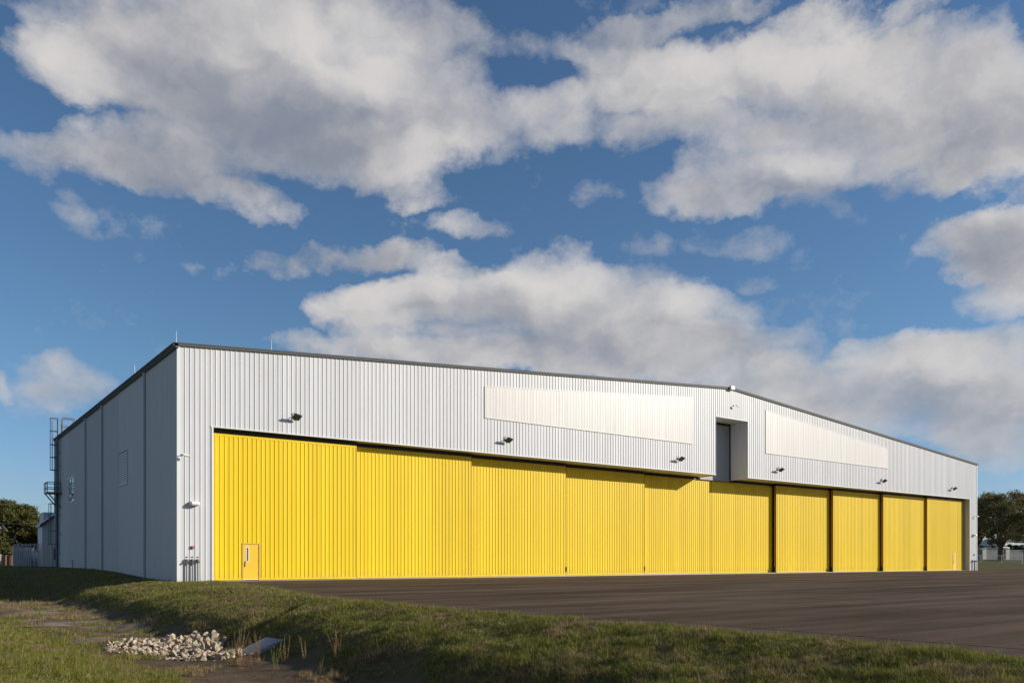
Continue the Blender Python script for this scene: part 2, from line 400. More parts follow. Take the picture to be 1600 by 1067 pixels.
a = MB()
ey = [-300, -120, -50, -46, -42, -38, -34, -30, -27, -24, -20, -17, -14, -11, -8, -5, -2.5, -.35]
for y0, y1 in zip(ey, ey[1:]):
    a.poly([(edge_x(y0)+.1*math.sin(y0*1.7), y0, 0), (700, y0, 0), (700, y1, 0), (edge_x(y1)+.1*math.sin(y1*1.7), y1, 0)])
a.poly([(103.1, -.35, 0), (700, -.35, 0), (700, 6.6, 0), (103.1, 6.6, 0)])
tag(a.build('asphalt_apron', M['asphalt']), kind='structure')
def strip(pts, wd, name):
    s_ = MB(); r_ = random.Random(3)
    fine = []
    for (x0, y0), (x1, y1) in zip(pts, pts[1:]):
        L = math.hypot(x1-x0, y1-y0); n = max(2, int(L/.8))
        for k in range(n): f = k/n; fine.append((x0+(x1-x0)*f+r_.uniform(-.02, .02), y0+(y1-y0)*f+r_.uniform(-.02, .02)))
    fine.append(pts[-1])
    for (x0, y0), (x1, y1) in zip(fine, fine[1:]):
        L = math.hypot(x1-x0, y1-y0); nx_, ny_ = -(y1-y0)/L*wd/2, (x1-x0)/L*wd/2
        s_.poly([(x0-nx_, y0-ny_, .005), (x1-nx_, y1-ny_, .005), (x1+nx_, y1+ny_, .005), (x0+nx_, y0+ny_, .005)])
    return tag(s_.build(name, M['tar']), kind='structure')
strip([(-.35, -60), (-.4, -43.9), (-.1, -24), (2.6, -12)], .06, 'paving_seam')
strip([(-.4, -43.9), (60, -43.6)], .07, 'paving_seam')
strip([(.2, -35), (90, -34.6)], .06, 'paving_seam')
strip([(8, -60), (8.2, -2)], .06, 'paving_seam')
c = MB(); c.box(1.9, 100.8, -.33, 2.75, -.1, .014); tag(c.build('concrete_threshold', M['concrete']), kind='structure')
c = MB()
for dd in (.5, .95, 1.4, 1.87, 2.4): c.box(2.1, 100.6, dd-.03, dd+.03, .018, .03)
tag(c.build('floor_rail', M['steel']), kind='structure')

# ------------------------------------------------------------------ hangar
W_, L_, HE, HR, HH = 102.7, 48.5, 14.15, 17.95, 9.48
def roofz(u): return HE+(HR-HE)*(1-abs(u-W_/2)/(W_/2))
hang = tag(empty('aircraft_hangar'), 'large white metal aircraft hangar with ten yellow sliding door leaves', 'hangar')

PROF = ((-.045, 0), (-.020, .028), (.020, .028), (.045, 0))
def rib_sheet(mb, axis, nrm, org, s0, s1, zb, zt, pitch=.3048, phase=0.0, depth=1.0):
    """vertical ribbed sheet; zb, zt are functions of s"""
    pts = [(s0, 0)]; k = math.ceil((s0-phase)/pitch)
    while phase+k*pitch < s1:
        c_ = phase+k*pitch
        for o_, h_ in PROF:
            if s0+.001 < c_+o_ < s1-.001: pts.append((c_+o_, h_*depth))
        k += 1
    pts.append((s1, 0)); i = len(mb.v)
    for s_, h_ in pts:
        q = org+axis*s_+nrm*h_
        mb.v.append((q.x, q.y, zb(s_))); mb.v.append((q.x, q.y, zt(s_)))
    for k in range(len(pts)-1): mb.f.append((i+2*k, i+2*k+2, i+2*k+3, i+2*k+1))
AX, NF_, AY, NL = Vector((1, 0, 0)), Vector((0, -1, 0)), Vector((0, 1, 0)), Vector((-1, 0, 0))
O0 = Vector((0, 0, 0))

# body: a real shell behind the sheets
fw = MB()
def slab_up(u0, u1, z0, z1a, z1b, y0=.02, y1=.25):
    fw.hexa([(u0, y0, z0), (u1, y0, z0), (u1, y1, z0), (u0, y1, z0)], [(u0, y0, z1a), (u1, y0, z1b), (u1, y1, z1b), (u0, y1, z1a)])
SL0, SL1, SLZ, SLD = 49.2, 54.03, 15.05, 2.12
slab_up(.05, 2.08, -.3, roofz(.05)-.05, roofz(2.08)-.05); slab_up(100.62, W_-.05, -.3, roofz(100.62)-.05, roofz(W_-.05)-.05)
slab_up(2.08, SL0-.03, HH+.02, roofz(2.08)-.05, roofz(SL0-.03)-.05); slab_up(SL1+.03, 100.62, HH+.02, roofz(SL1+.03)-.05, roofz(100.62)-.05)
slab_up(SL0-.03, W_/2, SLZ+.02, roofz(SL0-.03)-.05, HR-.05); slab_up(W_/2, SL1+.03, SLZ+.02, HR-.05, roofz(SL1+.03)-.05)
front = fw.build('front_wall', M['ltgrey'], hang)
front['label'] = 'white ribbed front gable wall above the yellow doors'
PW = .9144
BAND = [(22.4, 45.8, 12.2, 14.5, 16.46), (56.9, 80.3, 12.2, 16.46, 14.5)]
def band_top(b, u): return b[3]+(b[4]-b[3])*(u-b[0])/(b[1]-b[0])
cuts = {.12, 2.1, SL0, SL1, W_/2, 100.6, W_-.12}
for b in BAND: cuts |= {b[0], b[1]}
base = [i*PW for i in range(1, 113) if .12 < i*PW < W_-.12]
for c_ in cuts: base = [q for q in base if abs(q-c_) > .2]
us = sorted(set(base) | cuts)
for u0, u1 in zip(us, us[1:]):
    um = (u0+u1)/2; segs = []
    zt = lambda s: roofz(s)-.02
    zb0 = -.02 if (um < 2.1 or um > 100.6) else (SLZ if SL0 < um < SL1 else HH)
    bb = [b for b in BAND if b[0] < um < b[1]]
    if bb:
        b = bb[0]; segs = [(lambda s: HH, lambda s, b=b: b[2]), (lambda s, b=b: band_top(b, s), zt)]
    else: segs = [(lambda s, z=zb0: z, zt)]
    for zb_, zt_ in segs:
        mb = MB(); rib_sheet(mb, AX, NF_, O0, u0+.003, u1-.003, zb_, zt_, phase=.12)
        mb.build('panel', M['white'], front, (0, random.uniform(-.0025, .0025), 0))
# translucent bands
for n_, b in enumerate(BAND):
    fr = MB(); u0, u1, zb_, za, zc = b
    fr.box(u0-.06, u1+.06, -.07, -.002, zb_-.07, zb_+.02)
    for s_ in (u0-.06, u1-.02):
        z2 = band_top(b, s_+.04)
        fr.box(s_, s_+.08, -.062, -.003, zb_+.02, z2+.03)
    fr.hexa([(u0-.06, -.066, za-.02), (u1+.06, -.066, zc-.02), (u1+.06, -.004, zc-.02), (u0-.06, -.004, za-.02)],
            [(u0-.06, -.066, za+.03), (u1+.06, -.066, zc+.03), (u1+.06, -.004, zc+.03), (u0-.06, -.004, za+.03)])
    o = fr.build('translucent_band', M['cream'], hang)
    o['label'] = ('cream translucent panel band left of the tail slot', 'cream translucent panel band right of the tail slot')[n_]
    k = int(round((u1-u0)/PW))
    for i in range(k):
        s0 = u0+.02+(u1-u0-.04)*i/k; s1 = u0+.02+(u1-u0-.04)*(i+1)/k
        mb = MB(); rib_sheet(mb, AX, NF_, O0, s0+.004, s1-.004, lambda s: zb_+.02, lambda s: band_top(b, s)-.02, pitch=.3, phase=s0+.15, depth=.28)
        mb.build('pane', M['cream'], o, (0, -.050+random.uniform(-.003, .003), 0))
# corner trims, jamb trims, header trim
for u0, u1, lab in ((0, .12, None), (W_-.12, W_, None)):
    t_ = MB(); t_.box(u0-.045 if u0 == 0 else u0, u1 if u0 == 0 else u1+.045, -.05, .12, -.15, HE-.02); t_.build('corner_trim', M['trim'], hang)
for u0, u1 in ((1.99, 2.1), (100.6, 100.71)):
    t_ = MB(); t_.box(u0, u1, -.06, -.036, -.02, HH+.04); t_.build('jamb_trim', M['trim'], hang)
for u0, u1 in ((1.93, SL0), (SL1, 100.77)):
    t_ = MB(); t_.box(u0, u1, -.055, .015, HH-.012, HH+.045); t_.build('header_trim', M['trim'], hang)
# jamb returns (inner faces of the opening)
mb = MB(); mb.box(1.98, 2.08, .255, 2.9, 0, HH); mb.build('jamb_return', M['white'], hang)
mb = MB(); mb.box(100.62, 100.72, .255, 2.9, 0, HH); mb.build('jamb_return', M['white'], hang)
# soffit under the header, either side of the slot
for u0, u1 in ((2.08, SL0-.03), (SL1+.03, 100.62)):
    mb = MB(); mb.box(u0, u1, .255, 2.9, HH, HH+.08); mb.build('soffit', M['white'], hang)
# tail slot recess
rec = MB(); rib_sheet(rec, AY, NL, Vector((SL1, 0, 0)), .0, SLD, lambda s: HH-.1, lambda s: SLZ, phase=.1)
rec.box(SL1+.002, SL1+.03, -.03, SLD, HH-.1, SLZ)
ro = rec.build('tail_slot_wall', M['white'], hang)
rec = MB(); rib_sheet(rec, AY, Vector((1, 0, 0)), Vector((SL0, 0, 0)), .0, SLD, lambda s: HH-.1, lambda s: SLZ, phase=.1)
rec.box(SL0-.03, SL0-.002, -.03, SLD, HH-.1, SLZ)
rec.build('tail_slot_wall', M['white'], hang)
rec = MB(); rec.box(SL0-.02, SL1+.02, -.04, SLD+.2, SLZ, SLZ+.06); rec.build('tail_slot_ceiling', M['trim'], hang)
td = MB(); td.box(SL0+.25, SL1-.16, SLD, SLD+.12, 9.25, SLZ-.22)
tdo = td.build('tail_door', M['grey'], hang, bevel=.01)
tf = MB(); tf.box(SL0, SL0+.25, SLD-.02, SLD+.1, 9.25, SLZ); tf.box(SL1-.16, SL1, SLD-.04, SLD+.1, 9.25, SLZ)
tf.box(SL0+.25, SL1-.16, SLD-.02, SLD+.1, SLZ-.22, SLZ); tf.build('door_frame', M['dark'], tdo)

# left wall with ribs, in bays between the downspouts
lw = MB(); lw.box(.06, .3, .27, L_, -.4, HE-.05)
lo = lw.build('left_wall', M['ltgrey'], hang); lo['label'] = 'shaded ribbed side wall'
LOU = [(13.4, 16.4, 6.9, 9.45, 'louver'), (36.6, 39.8, 6.95, 9.4, 'window')]
ls = sorted({.12, 7.7, 22.6, 30.2, L_-.1, 13.4, 16.4, 36.6, 39.8})
for s0, s1 in zip(ls, ls[1:]):
    sm_ = (s0+s1)/2; hole = [q for q in LOU if q[0] < sm_ < q[1]]
    mb = MB()
    if hole:
        rib_sheet(mb, AY, NL, O0, s0, s1, lambda s: -.4, lambda s: hole[0][2], phase=.1, depth=1.5)
        rib_sheet(mb, AY, NL, O0, s0, s1, lambda s: hole[0][3], lambda s: HE, phase=.1, depth=1.5)
    else: rib_sheet(mb, AY, NL, O0, s0+.002, s1-.002, lambda s: -.4, lambda s: HE, phase=.1, depth=1.5)
    mb.build('wall_sheeting', M['white'], lo)
rw = MB(); rib_sheet(rw, AY, Vector((1, 0, 0)), Vector((W_, 0, 0)), .12, L_, lambda s: -.4, lambda s: HE, phase=.1)
rw.box(W_-.3, W_-.06, .27, L_, -.4, HE-.05); rw.build('right_wall', M['white'], hang)
bw = MB(); bw.hexa([(.3, L_-.25, -.4), (W_/2, L_-.25, -.4), (W_/2, L_, -.4), (.3, L_, -.4)], [(.3, L_-.25, HE-.1), (W_/2, L_-.25, HR-.1), (W_/2, L_, HR-.1), (.3, L_, HE-.1)])
bw.hexa([(W_/2, L_-.25, -.4), (W_-.3, L_-.25, -.4), (W_-.3, L_, -.4), (W_/2, L_, -.4)], [(W_/2, L_-.25, HR-.1), (W_-.3, L_-.25, HE-.1), (W_-.3, L_, HE-.1), (W_/2, L_, HR-.1)])
bw.build('rear_wall', M['white'], hang)
# roof: two slopes with standing seams
rf = MB()
for (u0, z0), (u1, z1) in (((-.12, HE), (W_/2, HR)), ((W_/2, HR), (W_+.12, HE))):
    rf.hexa([(u0, -.10, z0), (u1, -.10, z1), (u1, L_+.1, z1), (u0, L_+.1, z0)], [(u0, -.10, z0+.12), (u1, -.10, z1+.12), (u1, L_+.1, z1+.12), (u0, L_+.1, z0+.12)])
for k in range(1, 80):
    y_ = k*.61; rf.hexa([(0, y_, HE+.12), (W_/2, y_, HR+.12), (W_/2, y_+.02, HR+.12), (0, y_+.02, HE+.12)], [(0, y_, HE+.17), (W_/2, y_, HR+.17), (W_/2, y_+.02, HR+.17), (0, y_+.02, HE+.17)])
rfo = rf.build('roof', M['roof'], hang)
rc = MB(); rc.hexa([(W_/2-.3, -.1, HR+.13), (W_/2+.3, -.1, HR+.13), (W_/2+.3, L_, HR+.13), (W_/2-.3, L_, HR+.13)], [(W_/2-.05, -.1, HR+.2), (W_/2+.05, -.1, HR+.2), (W_/2+.05, L_, HR+.2), (W_/2-.05, L_, HR+.2)])
rc.build('ridge_cap', M['roof'], rfo)
rb = MB(); rb.box(W_/2-.28, W_/2+.28, -.36, -.10, HR-.12, HR+.24); rb.build('ridge_end_box', M['plastic'], rfo, bevel=.03)
fa = MB()
for (u0, z0), (u1, z1) in (((-.27, HE), (W_/2-.28, HR-.02)), ((W_/2+.28, HR-.02), (W_+.2, HE))):
    for dz0, dz1, yo in ((-.05, .10, -.13), (.10, .14, -.16)):
        fa.hexa([(u0, yo, z0+dz0), (u1, yo, z1+dz0), (u1, -.02 if dz0 < 0 else -.02, z1+dz0), (u0, -.02, z0+dz0)],
                [(u0, yo, z0+dz1), (u1, yo, z1+dz1), (u1, -.02, z1+dz1), (u0, -.02, z0+dz1)])
fa.build('rake_trim', M['fascia'], hang)
gt = MB(); gt.hexa([(-.10, -.13, HE-.18), (.02, -.13, HE-.18), (.02, L_+.1, HE-.18), (-.10, L_+.1, HE-.18)], [(-.26, -.13, HE+.1), (.02, -.13, HE+.1), (.02, L_+.1, HE+.1), (-.26, L_+.1, HE+.1)])
gt.box(-.28, -.24, -.13, L_+.1, HE+.1, HE+.13)
gt.build('eave_gutter', M['fascia'], hang)
for y_ in (7.9, 22.6, 30.2, 48.1):
    d_ = MB(); d_.box(-.20, -.07, y_-.08, y_+.08, .1, HE-.18)
    d_.build('downspout', M['ltgrey'], hang, bevel=.012)
    for z_ in (3, 6.5, 10):
        s_ = MB(); s_.box(-.215, -.037, y_-.095, y_+.095, z_, z_+.05); s_.build('strap', M['ltgrey'], hang)
# louver and window on the left wall
y0, y1, z0, z1, _ = LOU[0]
lf = MB()
for a_ in ((y0, y0+.08, z0, z1), (y1-.08, y1, z0, z1), (y0+.08, y1-.08, z0, z0+.08), (y0+.08, y1-.08, z1-.08, z1)): lf.box(-.07, .05, *a_)
lv = lf.build('louver', M['ltgrey'], hang); MB().box(.052, .056, y0+.08, y1-.08, z0+.08, z1-.08).build('backing', M['pipe'], lv); lv['label'] = 'square louvred vent in the side wall'
k = 14
for i in range(k):
    z_ = z0+.1+(z1-z0-.2)*i/k; m_ = MB(); hs = (z1-z0-.2)/k*.72
    m_.hexa([(-.055, y0+.08, z_), (-.02, y0+.08, z_), (-.02, y1-.08, z_), (-.055, y1-.08, z_)], [(-.025, y0+.08, z_+hs), (-.02, y0+.08, z_+hs), (-.02, y1-.08, z_+hs), (-.025, y1-.08, z_+hs)])
    m_.build('slat', M['louv'], lv)
y0, y1, z0, z1, _ = LOU[1]
lf = MB()
for a_ in ((y0, y0+.08, z0, z1), (y1-.08, y1, z0, z1), (y0+.08, y1-.08, z0, z0+.1), (y0+.08, y1-.08, z1-.08, z1)): lf.box(-.07, .05, *a_)
wv_ = lf.build('window', M['trim'], hang); wv_['label'] = 'tall glazed opening near the roof ladder'
for i in range(3):
    za = z0+.1+(z1-z0-.18)*i/3; zb2 = z0+.1+(z1-z0-.18)*(i+1)/3-.05
    for j in range(2):
        ya = y0+.08+(y1-y0-.16)*j/2; yb = y0+.08+(y1-y0-.16)*(j+1)/2-.05
        MB().box(-.01+.004*((i+j) % 3), .02, ya, yb, za, zb2).build('pane', M['glass'], wv_)
        MB().box(-.04, .03, yb, yb+.05, za, zb2).build('mullion', M['trim'], wv_)
    MB().box(-.045, .03, y0+.08, y1-.08, zb2, zb2+.05).build('mullion', M['trim'], wv_)

# door leaves
DL = [.45, .95, 1.40, 1.87, 2.35, 2.33, 1.82, 1.36, .95, .65]
LW = 9.85; LTOP = 9.21; TH = .26
ORD = ['first yellow door leaf at the left end, with a small service door', 'second yellow door leaf from the left', 'third yellow door leaf from the left',
       'fourth yellow door leaf from the left', 'fifth yellow door leaf, left of the centre, crossed by a slanting shadow', 'yellow door leaf just right of the centre seam, under the tail slot',
       'seventh yellow door leaf from the left', 'eighth yellow door leaf from the left', 'ninth yellow door leaf from the left', 'last yellow door leaf at the right end, with a small service door']
WD = {0: (4.06, 5.13, -1), 9: (97.45, 98.55, 1)}
for i in range(10):
    D_ = DL[i]; u0 = 2.1+i*LW+(.01 if i else .02); u1 = u0+LW-.02
    if i == 9: u1 = 100.25
    mb = MB()
    if i in WD:
        a_, b_, _ = WD[i]
        mb.box(u0+.1, a_-.02, D_+.04, D_+TH, .06, LTOP-.02); mb.box(b_+.02, u1-.1, D_+.04, D_+TH, .06, LTOP-.02); mb.box(a_-.02, b_+.02, D_+.04, D_+TH, 2.36, LTOP-.02)
    else: mb.box(u0+.1, u1-.1, D_+.04, D_+TH, .06, LTOP-.02)
    leaf = mb.build('door_leaf', M['ytrim'], hang); leaf['label'] = ORD[i]
    # edge channels, head and foot rails
    for e0, e1 in ((u0, u0+.1), (u1-.1, u1)):
        MB().box(e0, e1, D_-.015, D_+TH+.01, .05, LTOP).build('edge_channel', M['ytrim'], leaf)
    MB().box(u0+.1, u1-.1, D_-.018, D_+.038, LTOP-.16, LTOP).build('head_rail', M['ytrim'], leaf)
    if i in WD:
        MB().box(u0+.1, WD[i][0]-.04, D_-.018, D_+.038, .05, .17).build('foot_rail', M['ytrim'], leaf)
        MB().box(WD[i][1]+.04, u1-.1, D_-.018, D_+.038, .05, .17).build('foot_rail', M['ytrim'], leaf)
    else: MB().box(u0+.1, u1-.1, D_-.018, D_+.038, .05, .17).build('foot_rail', M['ytrim'], leaf)
    n = 11; a0 = u0+.1; a1 = u1-.1; pw = (a1-a0)/n
    for k in range(n):
        s0 = a0+k*pw; s1 = s0+pw; segs = [(s0, s1, .17, LTOP-.16)]
        if i in WD:
            a_, b_, _ = WD[i]; a_ -= .04; b_ += .04; segs = []
            if s1 <= a_ or s0 >= b_: segs = [(s0, s1, .17, LTOP-.16)]
            else:
                if s0 < a_: segs.append((s0, a_, .17, LTOP-.16))
                if s1 > b_: segs.append((b_, s1, .17, LTOP-.16))
                segs.append((max(s0, a_), min(s1, b_), 2.38, LTOP-.16))
        for q0, q1, zb_, zt_ in segs:
            if q1-q0 < .02: continue
            mb = MB(); rib_sheet(mb, AX, NF_, Vector((0, D_, 0)), q0+.002, q1-.002, lambda s, z=zb_: z, lambda s, z=zt_: z, pitch=pw/3, phase=a0+pw/6)
            mb.build('panel', M['yellow'], leaf, (0, random.uniform(-.003, .003), 0))
    if i >= 6:      # the left end faces the camera: strip with bounced light painted orange-brown, foot box
        MB().box(u0-.035, u0-.002, D_+.02, D_+TH, .7, LTOP-.05).build('bounce_lit_strip', M['orange'], leaf)
        MB().box(u0-.16, u0-.002, D_-.01, D_+TH, .12, .62).build('drive_box', M['black'], leaf, bevel=.015)
    elif i in (2, 3):
        MB().box(u1-.03, u1+.05, D_-.06, D_-.017, .35, .78).build('bumper', M['black'], leaf)
    # guide beam over this leaf, coloured dark for its shade
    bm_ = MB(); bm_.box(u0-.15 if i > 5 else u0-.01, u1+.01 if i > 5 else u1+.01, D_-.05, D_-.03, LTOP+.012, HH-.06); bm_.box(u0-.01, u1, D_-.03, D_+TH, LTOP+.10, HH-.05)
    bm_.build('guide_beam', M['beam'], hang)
    if i == 4: MB().box(u1-2.6, u1-.1, D_-.075, D_-.052, LTOP+.02, HH-.10).build('sunlit_beam_patch', M['steel'], hang)  # added pale plate: stands in for sunlight falling on the dark beam
    if i < 5: MB().box(u1-.022, u1+.006, D_-.022, D_-.0155, .06, LTOP).build('edge_seal', M['black'], leaf)
    if i in WD:
        a_, b_, sd = WD[i]; fy = D_-.03
        # frame (sub-parts of the leaf)
        f_ = MB(); f_.box(a_-.04, a_+.045, fy, D_+.1, .03, 2.32); f_.box(b_-.045, b_+.04, fy, D_+.1, .03, 2.32); f_.box(a_-.04, b_+.04, fy-.004, D_+.1, 2.32, 2.39)
        f_.build('service_door_frame', M['tanframe'], leaf)
        d0, d1 = a_+.05, b_-.05; dy = D_-.005
        f_ = MB(); wx0, wx1, wz0, wz1 = d0+.20, d0+.32, 1.25, 2.12
        f_.box(d0, wx0, dy, dy+.05, .10, 2.31); f_.box(wx1, d1, dy, dy+.05, .10, 2.31); f_.box(wx0, wx1, dy, dy+.05, .10, wz0); f_.box(wx0, wx1, dy, dy+.05, wz1, 2.31)
        so_ = f_.build('service_door', M['ydoor'], leaf); so_['label'] = 'small yellow service door with a slit window'
        w_ = MB()
        for q in ((wx0-.03, wx0+.012, wz0-.03, wz1+.03), (wx1-.012, wx1+.03, wz0-.03, wz1+.03), (wx0+.012, wx1-.012, wz0-.03, wz0+.012), (wx0+.012, wx1-.012, wz1-.012, wz1+.03)):
            w_.box(q[0], q[1], dy-.012, dy-.001, q[2], q[3])
        w_.build('window_trim', M['plastic'], leaf)
        MB().box(wx0+.012, wx1-.012, dy+.012, dy+.03, wz0+.012, wz1-.012).build('window_glass', M['glass'], leaf)
        h_ = MB(); h_.box(d0+.05, d0+.11, dy-.02, dy-.001, .88, 1.18); h_.tube((d0+.08, dy-.05, 1.02), (d0+.2, dy-.05, 1.02), .012); h_.tube((d0+.08, dy-.05, 1.02), (d0+.08, dy-.01, 1.02), .014)
        h_.box(d0+.11, d0+.14, dy-.04, dy-.002, 1.14, 1.26)
        h_.build('handle', M['pipe'], leaf)
        for z_ in (.4, 1.2, 2.05): MB().tube((d1+.01, dy-.025, z_), (d1+.01, dy-.025, z_+.12), .016).build('hinge', M['tanframe'], leaf)
        MB().box(d0, d1, dy-.01, dy+.04, .065, .098).build('door_sweep', M['plastic'], leaf)
        MB().box(d0, d1, dy-.012, dy+.05, .022, .062).build('sill', M['black'], leaf)
# dark floor and added sheets: interior shade put in as colour behind the gaps
MB().box(.35, W_-.35, .3, L_-.3, -.15, .012).build('interior_floor', M['dark'], hang)
MB().box(2.08, SL0-.3, 3.4, 3.5, 8.6, HE-.2).build('interior_dark_sheet', M['dark'], hang)
MB().box(SL1+.3, 100.62, 3.4, 3.5, 8.6, HE-.2).build('interior_dark_sheet', M['dark'], hang)

# ------------------------------------------------------------------ fixtures on the front wall
def floodlight():
    r_ = empty('floodlight')
    MB().box(-.08, .08, -.05, -.002, -.08, .10).build('mounting_plate', M['pipe'], r_, bevel=.01)
    b_ = MB(); b_.path([(0, -.05, .02), (0, -.20, .06), (0, -.28, .0)], .026); b_.build('arm', M['ltgrey'], r_)
    k_ = MB(); k_.tube((-.02, -.06, .10), (-.02, -.06, .21), .03, .022, 10); k_.tube((-.02, -.06, .21), (-.02, -.06, .27), .045, .035, 10); k_.build('photocell', M['lamp'], r_)
    mt = Matrix.Translation((0.02, -.42, -.06)) @ Matrix.Rotation(R(-34), 4, 'X') @ Matrix.Rotation(R(14), 4, 'Z')
    h_ = MB(); h_.box(-.26, .26, -.23, .23, -.05, .06, mt)
    for q in range(7): x_ = -.19+q*.06; h_.box(x_, x_+.014, -.19, .19, .062, .12, mt)
    h_.box(-.06, .06, .231, .30, -.04, .04, mt)
    ho = h_.build('lamp_head', M['lamp'], r_)
    MB().box(-.19, .19, -.16, .16, -.062, -.052, mt).build('lens', M['dlens'], ho)
    return r_
FL = [(7.25, 'black floodlight above the first yellow leaf, nearest the shaded corner'), (24.3, 'black floodlight under the left end of the left cream band'),
      (43.9, 'black floodlight under the right end of the left cream band'), (58.9, 'black floodlight just right of the tail slot, below the cream band'),
      (78.7, 'black floodlight under the right end of the right cream band'), (95.7, 'black floodlight farthest right, above the last yellow leaf')]
fl0 = floodlight()
for i, (u, lab) in enumerate(FL):
    o = fl0 if i == 0 else copy_tree(fl0)
    o.location = (u, -.036, 10.62); tag(o, lab, 'floodlight', 'floodlights along the front wall')
def camera_fix():
    r_ = empty('security_camera')
    MB().tube((0, -.002, 0), (0, -.05, 0), .07, .06, 12).build('mounting_plate', M['plastic'], r_)
    MB().path([(0, -.05, 0), (0, -.30, .02), (.05, -.34, -.02)], .024, 8).build('arm', M['plastic'], r_)
    b_ = MB(); b_.tube((-.10, -.34, -.05), (.24, -.36, -.12), .065, .07, 12); b_.build('body', M['plastic'], r_, smooth=False)
    MB().tube((.24, -.36, -.12), (.255, -.3602, -.123), .055, .055, 12).build('lens', M['black'], r_)
    return r_
c0 = camera_fix()
for i, (u, z_, lab) in enumerate(((.32, 7.65, 'white security camera high on the left corner of the hangar'), (51.9, 16.4, 'white security camera under the ridge, above the tail slot'),
                                 (102.1, 7.3, 'small white security camera on the far right corner'))):
    o = c0 if i == 0 else copy_tree(c0); o.location = (u, -.052 if i != 1 else -.036, z_); tag(o, lab, 'security camera', 'security cameras on the hangar')
def wallpack():
    r_ = empty('wall_lamp')
    h_ = MB(); prof = [(0, -.13), (-.30, -.11), (-.36, -.04), (-.33, .05), (-.22, .12), (0, .15)]
    i0 = len(h_.v)
    for x_, s_ in ((-.26, .8), (-.20, 1), (.20, 1), (.26, .8)):
        for (y_, z_) in prof: h_.v.append((x_, y_*s_, z_*s_))
    n = len(prof)
    for k in range(3):
        for j in range(n-1): h_.f.append((i0+k*n+j, i0+(k+1)*n+j, i0+(k+1)*n+j+1, i0+k*n+j+1))
    h_.f.append(tuple(range(i0, i0+n))); h_.f.append(tuple(range(i0+4*n-1, i0+3*n-1, -1)))
    h_.build('housing', M['plastic'], r_)
    MB().box(-.18, .18, -.28, -.05, -.135, -.122).build('lens', M['lens'], r_)
    return r_
w0 = wallpack()
for i, (u, lab) in enumerate(((.95, 'white wall lamp on the left corner pier, beside the first yellow leaf'), (101.8, 'white wall lamp on the far right corner pier'))):
    o = w0 if i == 0 else copy_tree(w0); o.location = (u, -.036, 4.72); tag(o, lab, 'wall lamp', 'white wall lamps')
def horn():
    r_ = empty('alarm_horn'); MB().box(-.10, .10, -.07, -.002, -.09, .09).build('housing', M['red'], r_, bevel=.015)
    MB().box(-.035, .05, -.10, -.071, -.055, .055).build('strobe', M['lens'], r_); return r_
h0 = horn()
for i, (u, lab) in enumerate(((.86, 'red fire alarm horn above the hose valves on the left pier'), (101.9, 'red fire alarm horn on the far right pier'))):
    o = h0 if i == 0 else copy_tree(h0); o.location = (u, -.036, 2.08); tag(o, lab, 'alarm', 'red alarm horns')
def standpipe():
    r_ = empty('fire_standpipe')
    MB().tube((0, -.075, -.02), (0, -.075, 1.28), .04, .04, 10).build('pipe', M['pipe'], r_)
    b_ = MB(); b_.tube((0, -.075, 1.16), (0, -.075, 1.34), .075, .065, 10); b_.tube((0, -.075, 1.26), (-.02, -.24, 1.20), .05, .06, 10); b_.tube((0, -.02, 1.26), (0, -.075, 1.26), .045, .045, 8)
    b_.build('valve_body', M['brass'], r_)
    MB().tube((.0, -.075, 1.34), (0, -.075, 1.37), .085, .085, 12).build('handwheel', M['brass'], r_)
    b_ = MB(); b_.tube((-.02, -.24, 1.20), (-.022, -.28, 1.19), .066, .066, 12); b_.build('cap', M['steel'], r_)
    return r_
s0_ = standpipe(); plq = None
SP = [(.5, 'leftmost grey standpipe and hose valve by the hangar corner', 'black', 'small black plate above the leftmost hose valve'),
      (.83, 'middle grey standpipe under the red alarm horn', 'black', 'small dark plate above the middle hose valve'),
      (1.15, 'right grey standpipe of three on the left pier, nearest the yellow door', 'red', 'small red plate above the right hose valve'),
      (101.3, 'standpipe on the far right pier, nearest the door opening', 'black', None), (101.8, 'standpipe in the middle of the far right pier', 'black', None), (102.3, 'standpipe at the far right corner of the hangar', 'black', None)]
for i, (u, lab, pm, pl) in enumerate(SP):
    o = s0_ if i == 0 else copy_tree(s0_); o.location = (u, -.036, 0); tag(o, lab, 'standpipe', 'fire standpipes on the front piers')
    if pl: tag(MB().box(-.055, .055, -.012, -.001, -.03, .03).build('sign_plate', M[pm], None, (u+.02, -.036, 1.50)), pl, 'sign', 'small plates above the hose valves')
# lightning rods
RODS = ['thin lightning rod on the front left roof corner'] + ['thin lightning rod, %s along the roof edge from the left corner' % q for q in
        ('second', 'third', 'fourth', 'fifth', 'sixth', 'seventh', 'eighth', 'ninth')]
for k, lab in enumerate(RODS):
    u = 5.85*k; r_ = empty('lightning_rod', (u, .25, roofz(u)+.12))
    MB().tube((0, 0, 0), (0, 0, .8), .018, .010, 6).build('rod', M['plastic'], r_)
    MB().box(-.06, .06, -.06, .06, -.01, .05).build('base', M['chrome'], r_)
    tag(r_, lab, 'lightning rod', 'lightning rods on the roof edge')
r_ = empty('lightning_rod', (-.05, 11.0, HE+.13)); MB().tube((0, 0, 0), (0, 0, .8), .018, .010, 6).build('rod', M['plastic'], r_)
tag(r_, 'thin lightning rod on the side eave above the shaded wall', 'lightning rod', 'lightning rods on the roof edge')

